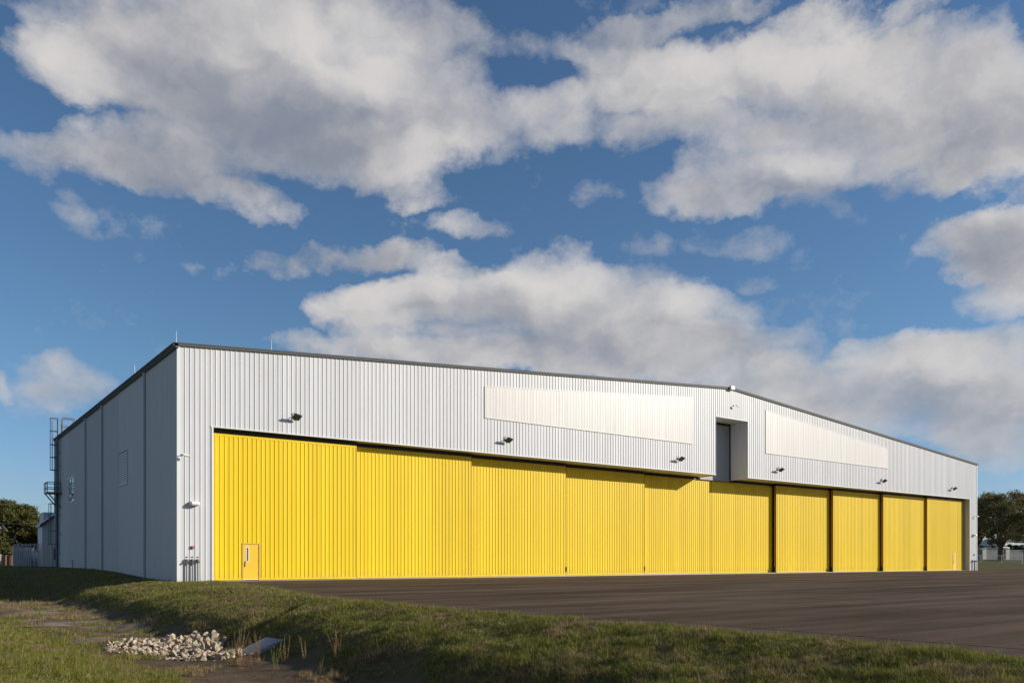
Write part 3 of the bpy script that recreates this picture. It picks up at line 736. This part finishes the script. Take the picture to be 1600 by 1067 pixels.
# ------------------------------------------------------------------ roof ladder at the back of the side wall
lad = tag(empty('roof_ladder', (-.04, 44.6, 0)), 'blue-grey caged ladder with a rest platform on the shaded side wall', 'ladder')
r_ = MB()
for y_ in (-.23, .23): r_.tube((-.28, y_, 8.4), (-.28, y_, 15.9), .05); 
r_.build('upper_rails', M['ladder'], lad)
r_ = MB()
for y_ in (.75, 1.2): r_.tube((-.28, y_, .5), (-.28, y_, 9.5), .045)
r_.build('lower_rails', M['ladder'], lad)
rgm = MB().tube((0, -.23, 0), (0, .23, 0), .016, .016, 6).mesh('rung'); rgm.materials.append(M['ladder'])
for k in range(23):
    o = bpy.data.objects.new('rung', rgm); COL.objects.link(o); o.parent = lad; o.location = (-.28, 0, 8.5+k*.3)
for k in range(28):
    o = bpy.data.objects.new('rung', rgm); COL.objects.link(o); o.parent = lad; o.location = (-.28, .975, .8+k*.3)
for yc, zs in ((0, (10.6, 11.9, 13.2, 14.6, 15.9)), (.975, (3.0, 4.4, 5.8, 7.2))):
    for z_ in zs:
        pts = [(-.28-.72*math.sin(t_), yc+.36*math.cos(t_), z_) for t_ in np.linspace(0, PI, 11)]
        MB().path(pts, .034, 5).build('cage_hoop', M['ladder'], lad)
    for t_ in np.linspace(.25*PI, .75*PI, 4):
        x_, y_ = -.28-.72*math.sin(t_), yc+.36*math.cos(t_)
        MB().tube((x_, y_, zs[0]), (x_, y_, zs[-1]), .02, .02, 5).build('cage_bar', M['ladder'], lad)
MB().box(-1.35, -.06, -.7, 1.5, 8.2, 8.30).build('platform', M['ladder'], lad)
for z_ in (8.75, 9.3):
    MB().path([(-.1, -.7, z_), (-1.33, -.7, z_), (-1.33, 1.5, z_), (-.1, 1.5, z_)], .04, 6).build('guard_rail', M['ladder'], lad)
for p_ in ((-1.33, -.7), (-1.33, .4), (-1.33, 1.5), (-.7, -.7), (-.12, -.7), (-.12, 1.5)):
    MB().tube((*p_, 8.3), (*p_, 9.32), .04).build('rail_post', M['ladder'], lad)
for y_ in (-.6, 1.4): MB().tube((-1.25, y_, 8.2), (-.06, y_, 6.7), .06).build('brace', M['ladder'], lad)
wb = MB()
for y_ in (-.45, .45): wb.path([(.1, y_, 14.25), (.1, y_, 16.0), (1.2, y_, 16.0), (1.2, y_, 14.3)], .05); wb.tube((.1, y_, 15.15), (1.2, y_, 15.15), .045)
wb.build('roof_walkthrough_rail', M['steel'], lad)
for z_ in (9.6, 11, 12.4, 13.6, 6, 4, 2):
    MB().box(-.28, -.0, -.26, -.22, z_, z_+.05).build('wall_bracket', M['ladder'], lad)
cp = MB(); cp.tube((-.2, 0, .4), (-.2, 0, 14), .12, .12, 8); tag(cp.build('conduit_pipe', M['ladder'], None, (-.04, 45.6, 0)), 'dark vertical conduit running up the side wall behind the ladder', 'pipe')
MB_ = MB().box(-.35, -.0, -.3, .3, 1.4, 2.6); tag(MB_.build('electrical_box', M['ladder'], None, (-.04, 47.3, 0), bevel=.02), 'grey electrical box low on the side wall behind the ladder', 'electrical box')
o = empty('yard_hydrant', (-.9, 31.6, .5)); MB().tube((0, 0, 0), (0, 0, .8), .035).build('pipe', M['pipe'], o); MB().tube((-.12, 0, .75), (.02, 0, .82), .04).build('spout', M['pipe'], o)
tag(o, 'short dark hydrant pipe standing by the shaded wall', 'hydrant')

# ------------------------------------------------------------------ left background: annex, fence, far things
def wpt(px, d):          # point on the ground line of a pixel column at a given depth, as plain world x, y
    r0 = (px-800)/1285*d
    return (CAMP.x+.803*r0+.596*d, CAMP.y-.596*r0+.803*d)
an = tag(empty('annex_building', (-.95, 51.2, .3)), 'small white gabled annex behind the ladder', 'building')
m_ = MB(); m_.box(0, 9, 0, 3.6, -.3, 4.9)
m_.hexa([(0, 0, 4.9), (9, 0, 4.9), (9, 3.6, 4.9), (0, 3.6, 4.9)], [(4.4, 0.0, 8.5), (4.6, 0, 8.5), (4.6, 3.6, 8.5), (4.4, 3.6, 8.5)])
m_.build('wall', M['white'], an)
MB().box(.62, 8.9, 4.0, 7.5, -.3, 6.5).build('rear_block', M['ltgrey'], an)
m_ = MB()
for s_ in (-1, 1):
    xe, xr = 4.5+s_*4.7, 4.5
    m_.hexa([(min(xe, xr), -.3, 4.72 if xe < xr else 8.58), (max(xe, xr), -.3, 8.58 if xe < xr else 4.72), (max(xe, xr), 3.9, 8.58 if xe < xr else 4.72), (min(xe, xr), 3.9, 4.72 if xe < xr else 8.58)],
            [(min(xe, xr), -.3, 4.9 if xe < xr else 8.76), (max(xe, xr), -.3, 8.76 if xe < xr else 4.9), (max(xe, xr), 3.9, 8.76 if xe < xr else 4.9), (min(xe, xr), 3.9, 4.9 if xe < xr else 8.76)])
m_.build('roof', M['ltgrey'], an)
MB().hexa([(-.25, -.34, 4.62), (4.5, -.34, 8.4), (4.5, -.302, 8.4), (-.25, -.302, 4.62)], [(-.25, -.34, 4.92), (4.5, -.34, 8.78), (4.5, -.302, 8.78), (-.25, -.302, 4.92)]).build('rake_board', M['shingle'], an)
# chain link enclosure
fe = tag(empty('chain_link_fence'), 'grey chain link fence enclosure left of the hangar', 'fence')
def fence_run(p, q, z0, h_, n, root, wires=True, pm=.04, cell=.16):
    p = Vector((*p, z0)); q = Vector((*q, z0))
    for k in range(n+1):
        a_ = p.lerp(q, k/n); MB().tube(a_-Vector((0, 0, .3)), a_+Vector((0, 0, h_+.08)), pm, pm, 6).build('post', M['steel'], root)
    MB().tube(p+Vector((0, 0, h_)), q+Vector((0, 0, h_)), .025).build('top_rail', M['steel'], root)
    L = (q-p).length; m_ = MB(); d = (q-p).normalized(); side = Vector((-d.y, d.x, 0))*.004
    def wire(s0, za, s1, zb):
        a_ = p+d*s0+Vector((0, 0, za)); b_ = p+d*s1+Vector((0, 0, zb)); w1 = Vector((0, 0, .006))
        m_.poly([a_-w1, b_-w1, b_+w1, a_+w1])
    s_ = -h_
    while s_ < L:
        if s_ >= 0: wire(s_, 0, min(s_+h_, L), min(h_, L-s_)); 
        else: wire(0, -s_, min(s_+h_, L), min(h_, L-s_))
        if s_ >= 0: wire(s_, h_, min(s_+h_, L), h_-min(h_, L-s_))
        else: wire(0, h_+s_, min(s_+h_, L), max(0, h_-(L-s_)))
        s_ += cell
    o = m_.build('chain_link_mesh', M['steel'], root); o['kind'] = 'stuff'
A_ = wpt(80, 88); B_ = wpt(22, 92); C_ = wpt(20, 118); D2 = wpt(52, 120)
def slats(p, q, z0, h_, root):
    p = Vector((*p, z0)); q = Vector((*q, z0)); L = (q-p).length; n = int(L/.42); ang = math.atan2((q-p).y, (q-p).x)
    ms = MB().box(-.15, .15, .03, .045, .1, h_-.08).mesh('slat'); ms.materials.append(M['slatgrey'])
    for k in range(n):
        a_ = p.lerp(q, (k+.5)/n); o = bpy.data.objects.new('slat', ms); COL.objects.link(o); o.parent = root; o.location = a_; o.rotation_euler = (0, 0, ang)
slats(wpt(50, 90), B_, .6, 2.5, fe); slats(B_, C_, .6, 2.5, fe)
fence_run(A_, B_, .6, 2.5, 9, fe); fence_run(B_, C_, .6, 2.5, 8, fe); fence_run(C_, D2, .6, 2.5, 3, fe)
tk = tag(empty('storage_tank', (*wpt(62, 97), .6)), 'low pale tank inside the fenced yard by the annex', 'tank')
m_ = MB(); m_.tube((-1.6, 0, .9), (1.6, 0, .9), .75, .75, 16); m_.build('vessel', M['ltgrey'], tk); MB().box(-1.4, 1.4, -.5, .5, 0, .3).build('base', M['concrete'], tk)
for q in (-1, 1): MB().box(q-.08, q+.08, -.45, .45, .3, .6).build('saddle', M['pipe'], tk)
cb = tag(empty('equipment_cabinet', (*wpt(40, 101), .6)), 'grey equipment cabinet behind the chain link fence', 'cabinet')
MB().box(-1.1, 1.1, -.6, .6, .1, 1.9).build('body', M['ltgrey'], cb, bevel=.03); MB().box(-1.0, -.02, -.63, -.601, .2, 1.8).build('door', M['ltgrey'], cb); MB().box(.02, 1.0, -.63, -.601, .2, 1.8).build('door', M['ltgrey'], cb); MB().box(-1.2, 1.2, -.7, .7, 0, .1).build('base', M['concrete'], cb)

# ------------------------------------------------------------------ trees
def tree(name, label, loc, H, Rx, crown0, seed, leafm, nclump=46, nleaf=15000, trunk_r=.5, fork=2.4, cat='tree', lean=0, group=None, ls=.34):
    r_ = random.Random(seed); g_ = np.random.default_rng(seed)
    root = tag(empty(name, loc), label, cat, group)
    # clumps on an irregular flattened dome
    cl = []
    for k in range(nclump):
        th = r_.uniform(0, 2*PI); q = r_.random()**.6; el_ = r_.uniform(0, 1)
        rr = Rx*(.25+.75*q)*(1-.5*el_**2.4)*r_.uniform(.8, 1.08)
        z_ = crown0+(H-crown0)*(el_*.86+.04)*r_.uniform(.85, 1.05)-(q*.10*(H-crown0))
        cl.append((Vector((rr*math.cos(th)+lean*z_, rr*math.sin(th), z_)), r_.uniform(.14, .27)*Rx*(.8 if el_ > .8 else 1)))
    tb = MB()
    def limb(a_, b_, ra, rb, seg=4, wob=.25):
        pts = [a_]
        for i in range(1, seg):
            t_ = i/seg; p = a_.lerp(b_, t_)+Vector((r_.uniform(-wob, wob), r_.uniform(-wob, wob), r_.uniform(-wob, wob)+wob*.8*math.sin(t_*PI)))
            pts.append(p)
        pts.append(b_)
        for i in range(seg): tb.tube(pts[i], pts[i+1], ra+(rb-ra)*i/seg, ra+(rb-ra)*(i+1)/seg, 7, False)
        return pts
    top = Vector((lean*fork, 0, fork)); tb.tube((0, 0, -.4), (0, 0, .5), trunk_r*1.45, trunk_r*1.02, 10, False); tb.tube((0, 0, .5), top, trunk_r*1.02, trunk_r*.9, 10, False)
    mains = []
    for k in range(6):
        th = 2*PI*k/6+r_.uniform(-.4, .4); e = Vector((Rx*.5*math.cos(th), Rx*.5*math.sin(th), fork+(H-fork)*r_.uniform(.35, .65)))
        mains.append(limb(top, e, trunk_r*.5, trunk_r*.2, 5, .35))
    mains.append(limb(top, Vector((lean*H, 0, H*.8)), trunk_r*.6, trunk_r*.15, 5, .4))
    allp = [p for m in mains for p in m[1:]]
    for c_, rc_ in cl:
        a_ = min(allp, key=lambda p: (p-c_).length); limb(a_, c_, trunk_r*.16, .04, 3, .2)
    tb.build('trunk', M['bark'], root, smooth=True)
    wts = np.array([c_[1]**2 for c_ in cl]); wts /= wts.sum()
    ci = g_.choice(len(cl), nleaf, p=wts)
    C = np.array([c_[0][:] for c_ in cl])[ci]; RR = np.array([c_[1] for c_ in cl])[ci]
    d = g_.normal(size=(nleaf, 3)); d /= np.linalg.norm(d, axis=1)[:, None]
    sub = g_.random(nleaf)**.45
    # break each clump into ragged sprays
    rag = .72+.5*np.sin(d[:, 0]*7+ci*1.7)*np.sin(d[:, 1]*6+ci)*np.cos(d[:, 2]*5+ci*.6)
    P = C+d*(RR*sub*rag)[:, None]*np.array([1.15, 1.15, .72])
    P[:, 2] = np.maximum(P[:, 2], crown0*.8)
    a_ = g_.normal(size=(nleaf, 3)); a_ /= np.linalg.norm(a_, axis=1)[:, None]
    b_ = np.cross(a_, g_.normal(size=(nleaf, 3))); b_ /= np.linalg.norm(b_, axis=1)[:, None]
    s_ = (ls*g_.uniform(.5, 1.1, nleaf))[:, None]
    V = np.stack([P-a_*s_*.6, P+b_*s_*.35, P+a_*s_*.6, P-b_*s_*.35], 1).reshape(-1, 3)
    me_ = bpy.data.meshes.new('crown'); me_.vertices.add(len(V)); me_.vertices.foreach_set('co', V.astype(np.float32).ravel())
    me_.loops.add(nleaf*4); me_.loops.foreach_set('vertex_index', np.arange(nleaf*4, dtype=np.int32)); me_.polygons.add(nleaf)
    me_.polygons.foreach_set('loop_start', np.arange(0, nleaf*4, 4, dtype=np.int32)); me_.update(calc_edges=True); me_.materials.append(leafm)
    o_ = bpy.data.objects.new('crown', me_); COL.objects.link(o_); o_.parent = root
    return root
def zt(p): return float(hgt(np.array([p[0]]), np.array([p[1]]))[0])
def place(px, d): p = wpt(px, d); return (p[0], p[1], zt(p))
tree('oak_tree', 'large spreading dark oak beyond the right end of the hangar', place(1564, 178), 16.6, 10.2, 4.6, 3, M['oak'], 66, 50000, .62, 2.6, ls=.33)
tree('oak_tree', 'oak cut by the right edge of the photo, beside the larger oak', place(1607, 196), 15.5, 8.5, 5.0, 5, M['oak'], 50, 30000, .55, 3, ls=.36)
tree('oak_tree', 'oak peeking out behind the right corner of the hangar', place(1527, 205), 13.8, 7.0, 3.5, 9, M['oak'], 44, 26000, .5, 3, ls=.36)
tree('oak_tree', 'broad olive oak at the left edge, left of the fenced yard', place(8, 128), 11.0, 8.4, 2.2, 12, M['oak2'], 90, 70000, .55, 2.2, ls=.30)
tree('oak_tree', 'olive oak between the left edge tree and the annex', place(50, 140), 9.6, 5.6, 2.2, 15, M['oak2'], 60, 40000, .4, 2.2, ls=.30)
tree('oak_tree', 'smaller olive oak right behind the annex roof', place(76, 150), 8.4, 4.6, 1.8, 18, M['oak2'], 36, 18000, .35, 2, ls=.30)
tree('shrub', 'dark rounded shrub in front of the oaks at the left', place(34, 132), 3.4, 2.4, .4, 21, M['bush'], 22, 7000, .12, .5, 'shrub', ls=.2)
for k, (px, d, h_, r0, sd, lab) in enumerate(((1540, 215, 5.5, 4.0, 31, 'dark shrub beyond the block wall, left of the oak trunk'), (1590, 222, 5.0, 4.5, 33, 'dark shrub beyond the block wall at the right edge'))):
    tree('shrub', lab, place(px, d), h_, r0, .4, sd, M['bush'], 22, 7000, .12, .5, 'shrub', ls=.3)

# ------------------------------------------------------------------ right background: block wall, fence, building
wa = Vector((*wpt(1500, 186), 0)); wb_ = Vector((*wpt(1680, 190), 0)); dv = (wb_-wa).normalized(); Lw = (wb_-wa).length
bwall = tag(empty('block_wall', (wa.x, wa.y, 1.5), math.atan2(dv.y, dv.x)), 'grey block wall with pale pillars under the oak at the right', 'wall')
n = 5; stp = Lw/n
for k in range(n+1):
    s_ = k*stp; MB().box(s_-.45, s_+.45, -.35, .35, -.6, 2.55).build('pillar', M['plastic'] if k % 1 == 0 else M['wallg'], bwall)
    MB().box(s_-.55, s_+.55, -.45, .45, 2.552, 2.68).build('pillar_cap', M['plastic'], bwall)
    if k < n: MB().box(s_+.45, s_+stp-.45, -.12, .12, -.6, 2.3).build('wall_panel', M['wallg'], bwall)
fr_ = tag(empty('chain_link_fence'), 'low chain link fence on the far grass beyond the hangar right end', 'fence')
fence_run(wpt(1500, 160), wpt(1660, 164), zt(wpt(1560, 161)), 1.5, 5, fr_, cell=.3, pm=.05)
hb = tag(empty('distant_house', (*wpt(1582, 240), 1.5)), 'cream house with a low roof behind the block wall', 'house')
MB().box(-7, 7, 0, 8, -.5, 4.2).build('wall', mat('cream_wall', (.62, .55, .45), .8), hb)
MB().hexa([(-7.6, -.6, 4.2), (7.6, -.6, 4.2), (7.6, 8.6, 4.2), (-7.6, 8.6, 4.2)], [(-5, 3, 6.2), (5, 3, 6.2), (5, 5, 6.2), (-5, 5, 6.2)]).build('roof', M['ltgrey'], hb)
for x_ in (-4.5, -1, 3.2): MB().box(x_, x_+1.4, -.05, .05, 1.2, 2.8).build('window', M['glass'], hb)
hb2 = tag(empty('garden_wall', (*wpt(14, 118), .5)), 'low red-brown brick wall under the tree at the left edge', 'wall')
MB().box(-.9, .9, -.15, .15, -.3, 1.5).build('brickwork', M['brick'], hb2); MB().box(-.98, .98, -.2, .2, 1.502, 1.6).build('coping', M['concrete'], hb2)
# overhead wires
for k, (z0_, z1_, lab) in enumerate(((9.7, 9.4, 'upper thin overhead wire crossing the sky at the left'), (6.9, 6.7, 'lower thin overhead wire crossing the trees at the left'))):
    A3 = Vector((*wpt(-150, 112), z0_)); B3 = Vector((*wpt(110, 116), z1_)); pts = []
    for i in range(13): t_ = i/12; p = A3.lerp(B3, t_); p.z -= .6*math.sin(t_*PI)*.6; pts.append(p)
    tag(MB().path(pts, .009, 5).build('overhead_wire', M['ltgrey']), lab, 'wire', 'overhead wires at the left')

# ------------------------------------------------------------------ riprap, culvert slab, ditch weeds
def rock_mesh(seed):
    r_ = random.Random(seed); bm = bmesh.new(); sx, sy, sz = r_.uniform(.8, 1.25), r_.uniform(.7, 1.1), r_.uniform(.55, .9)
    for k in range(13):
        v_ = Vector((r_.gauss(0, 1), r_.gauss(0, 1), r_.gauss(0, 1))).normalized()*r_.uniform(.85, 1.08); bm.verts.new((v_.x*sx, v_.y*sy, v_.z*sz))
    bmesh.ops.convex_hull(bm, input=bm.verts); 
    for v_ in [v for v in bm.verts if not v.link_faces]: bm.verts.remove(v_)
    me_ = bpy.data.meshes.new('stone'); bm.to_mesh(me_); bm.free(); me_.materials.append(M['stone']); return me_
rocks = [rock_mesh(i) for i in range(14)]
pile = tag(empty('rock_pile', (-7.0, -27.3, -1.2)), 'heap of pale broken limestone rocks across the ditch floor', 'rock pile')
rr = random.Random(5); cnt = 0
def inpile(x, y):
    if (((x+7.05)/1.6)**2+((y+26.2)/2.25)**2) < 1: return 1
    if (((x+6.7)/1.1)**2+((y+29.2)/.75)**2) < 1: return .75
    return 0
pts_ = []
tries = 0
while cnt < 295 and tries < 20000:
    tries += 1
    x = rr.uniform(-9.4, -4.9); y = rr.uniform(-31, -23.6); k = inpile(x, y)
    if not k: continue
    s_ = rr.uniform(.065, .125)*k*(1.2 if x > -7 else 1)
    if rr.random() < .12: s_ *= 1.4
    near = [q for q in pts_ if (q[0]-x)**2+(q[1]-y)**2 < ((q[2]+s_)*.72)**2]
    if len(near) > 1: continue
    z = zt((x, y))+s_*.35+(max([q[2] for q in near])*.55 if near else 0)
    pts_.append((x, y, s_, z-zt((x, y))+0)); pts_[-1] = (x, y, s_, z)
    o = bpy.data.objects.new('stone', rocks[cnt % 14]); COL.objects.link(o); o.parent = pile
    o.location = (x+7.0, y+27.3, z+1.2); o.scale = (s_, s_, s_); o.rotation_euler = (rr.uniform(0, 6), rr.uniform(0, 6), rr.uniform(0, 6)); cnt += 1
# pebbles round the rocks
pb = MB(); src = rocks[3]
for k in range(1900):
    x = rr.uniform(-9.6, -5.0); y = rr.uniform(-31.5, -23.3)
    if not inpile(x, y) and (not inpile(x*.95-.35, y*.97-.8) or rr.random() < .6): continue
    s_ = rr.uniform(.025, .065); i0 = len(pb.v); z = zt((x, y))+s_*.5
    for v_ in src.vertices: pb.v.append((x+v_.co.x*s_, y+v_.co.y*s_, z+v_.co.z*s_))
    for p in src.polygons: pb.f.append(tuple(i0+q for q in p.vertices))
tag(pb.build('gravel', M['stone']), 'small pale gravel scattered round the rocks', 'gravel', kind='stuff')
cs = tag(empty('culvert_headwall', (-5.45, -29.4, -1.33), R(8)), 'tilted grey concrete culvert slab beside the rock pile', 'culvert')
mt = Matrix.Rotation(R(-20), 4, 'Y')
m_ = MB(); m_.hexa([mt @ Vector(q) for q in ((-.5, -.38, -.14), (.5, -.5, -.14), (.5, .5, -.14), (-.5, .38, -.14))], [mt @ Vector(q) for q in ((-.5, -.38, 0), (.5, -.5, 0), (.5, .5, 0), (-.5, .38, 0))])
sb = m_.build('slab', M['slab'], cs, (0, 0, .30), bevel=.03)
m_ = MB(); m_.tube((.1, 0, -.10), (2.2, 0, -.10), .2, .2, 18); m_.build('pipe', M['slab'], cs)

# weeds: a kind of each, then copies
def weed(kind, seed, h_):
    r_ = random.Random(seed); root = empty('ditch_weed'); st = MB(); lf_ = MB(); m_ = M['weedr'] if kind == 'r' else M['weedg']
    for k in range(r_.randint(4, 7)):
        th = r_.uniform(0, 2*PI); ln = r_.uniform(.05, .3); hh = h_*r_.uniform(.55, 1); b0 = Vector((r_.uniform(-.1, .1), r_.uniform(-.1, .1), -.03))
        tp = Vector((math.cos(th)*ln, math.sin(th)*ln, hh)); pts = [b0, b0.lerp(tp, .5)+Vector((r_.uniform(-.04, .04), r_.uniform(-.04, .04), 0)), tp]
        for a_, b_ in zip(pts, pts[1:]): st.tube(a_, b_, .006, .004, 4, False)
        for j in range(int(34*hh/.8)):
            t_ = r_.uniform(.12, 1); p = pts[0].lerp(pts[1], t_*2) if t_ < .5 else pts[1].lerp(pts[2], t_*2-1)
            a2 = r_.uniform(0, 2*PI); l2 = r_.uniform(.03, .085)*(1.2-t_*.6); dr = Vector((math.cos(a2), math.sin(a2), r_.uniform(.1, .9))).normalized(); sd = dr.cross(Vector((0, 0, 1))).normalized()*l2*.22
            lf_.poly([p, p+dr*l2*.5+sd, p+dr*l2, p+dr*l2*.5-sd])
    st.build('stem', m_, root); lf_.build('leaves', m_, root); return root
WR = [weed('r', 40+i, 1.0) for i in range(3)]; WG = [weed('g', 60+i, .9) for i in range(3)]
WP = [('r', -6.15, -31.2, 1.0, 'tall reddish weed standing against the culvert slab'), ('r', -6.5, -31.8, .8, 'bushy reddish weed left of the tallest one by the slab'), ('r', -5.8, -32.1, .95, 'reddish weed in front of the culvert slab'),
      ('r', -6.9, -32.3, .7, 'short reddish weed on the bare soil below the rocks'), ('g', -6.3, -32.9, .75, 'yellowish weed among the reddish ones below the slab'), ('r', -5.5, -32.8, .9, 'reddish weed at the foot of the far bank'),
      ('g', -6.8, -31.3, .8, 'yellowish weed at the right tip of the rock pile'), ('r', -5.3, -34.0, .9, 'lone reddish weed right of the clump, at the bank foot'), ('g', -5.9, -34.6, .5, 'small yellowish weed on the brown soil'),
      ('g', -6.2, -35.6, .55, 'small weed nearest the lower edge of the photo on bare soil'), ('r', -6.35, -30.6, 1.05, 'slender weed leaning over the right end of the rocks'),
      ('g', -3.6, -35.2, .6, 'pale weed alone on the far bank right of the ditch'), ('g', -9.6, -29.5, .62, 'bright green weed on the near bank, left of the rocks'),
      ('g', -7.9, -15.5, .9, 'tall green weed at the shaded end of the ditch'), ('g', -7.0, -13.0, .8, 'second green weed near the shaded end of the ditch'), ('g', -8.4, -21.5, .6, 'weed in the middle of the ditch floor'),
      ('g', -6.5, -19.5, .7, 'weed by the dark foot of the far bank'), ('r', -8.0, -18.0, .6, 'russet weed in the sandy part of the ditch'), ('g', -7.2, -10.0, .9, 'farthest green weed in the ditch'), ('g', -6.9, -22.4, .6, 'weed just behind the rock pile'),
      ('g', -8.6, -12.0, .7, 'weed at the left margin of the ditch')]
used = set()
for i, (k_, x, y, s_, lab) in enumerate(WP):
    src_ = (WR if k_ == 'r' else WG)[i % 3]
    o = src_ if src_.name not in used else copy_tree(src_)
    if o is src_: used.add(src_.name)
    o.location = (x, y, zt((x, y))-.01); s_ *= .85; o.scale = (s_, s_, s_); o.rotation_euler = (0, 0, rr.uniform(0, 6)); tag(o, lab, 'weed', 'weeds growing in and beside the ditch')
for s_ in WR+WG:
    if s_.name not in used: bpy.data.objects.remove(s_)

# ------------------------------------------------------------------ grass blades
def blades(name, label, N, region, hmin, hmax, wmin, lean=.5, seed=1):
    g_ = np.random.default_rng(seed); xs_, ys_ = [], []; got = 0
    while got < N:
        m = N*2
        d = 7*np.exp(g_.random(m)*math.log(75/7.)); ang = g_.uniform(-.76, .66, m)       # more where it is near
        rx = np.tan(ang)*d
        x = CAMP.x+.803*rx+.596*d; y = CAMP.y-.596*rx+.803*d
        ok = region(x, y, g_); xs_.append(x[ok]); ys_.append(y[ok]); got += ok.sum()
    x = np.concatenate(xs_)[:N]; y = np.concatenate(ys_)[:N]
    d = np.hypot(x-CAMP.x, y-CAMP.y); z = hgt(x, y)-.012
    tuft = vnoise(x, y, .28)**1.6*1.0+vnoise(x+9, y+5, 1.1)**2*.8
    h_ = g_.uniform(hmin, hmax, N)*(.35+tuft)*np.where(g_.random(N) > .985, 1.9, 1)
    wd = wmin*(1+d/22)*g_.uniform(.7, 1.3, N)
    th = g_.uniform(0, 2*PI, N); lt = g_.uniform(0, 2*PI, N); ln = np.abs(g_.normal(0, lean, N))*h_
    bx, by = np.cos(th)*wd/2, np.sin(th)*wd/2
    V = np.empty((N, 3, 3), np.float32)
    V[:, 0] = np.stack([x-bx, y-by, z], 1); V[:, 1] = np.stack([x+bx, y+by, z], 1); V[:, 2] = np.stack([x+np.cos(lt)*ln, y+np.sin(lt)*ln, z+h_], 1)
    me_ = bpy.data.meshes.new(name); me_.vertices.add(N*3); me_.vertices.foreach_set('co', V.ravel()); me_.loops.add(N*3)
    me_.loops.foreach_set('vertex_index', np.arange(N*3, dtype=np.int32)); me_.polygons.add(N); me_.polygons.foreach_set('loop_start', np.arange(0, N*3, 3, dtype=np.int32))
    me_.update(calc_edges=True); at = me_.attributes.new('tone', 'FLOAT', 'FACE'); at.data.foreach_set('value', g_.random(N).astype(np.float32))
    me_.materials.append(M['drygrass' if 'dry' in name else 'grass']); o_ = bpy.data.objects.new(name, me_); COL.objects.link(o_)
    return tag(o_, label, 'grass', kind='stuff')
def ditch(x, y):
    j = (vnoise(x, y, 1.7)-.5)*.9; sk = np.interp(y, [-36, -4], [-.35, 1.0])
    return (x+j > -8.9-sk) & (x+j < -5.42) & (y < 9)
def reg_bank(x, y, g_): return (np.where(y < 0, x < edge_x(y)+(vnoise(x, y, .5)-.45)*.25, x < -.1)) & (~ditch(x, y)) & (y < 50)
def reg_ditch(x, y, g_): return ditch(x, y) & (vnoise(x, y, .9)+.25*vnoise(x, y, .3) > np.where(y > -24, .66, .84)) & (g_.random(x.size) < .6)
blades('grass', 'short mottled green and brown grass on the ditch banks', 900000, reg_bank, .04, .115, .0065, .7, 3)
blades('dry_grass', 'sparse dry grass on the ditch floor', 60000, reg_ditch, .05, .16, .007, .5, 4)
def reg_far(x, y, g_): return (x > 104) & (y > 7)
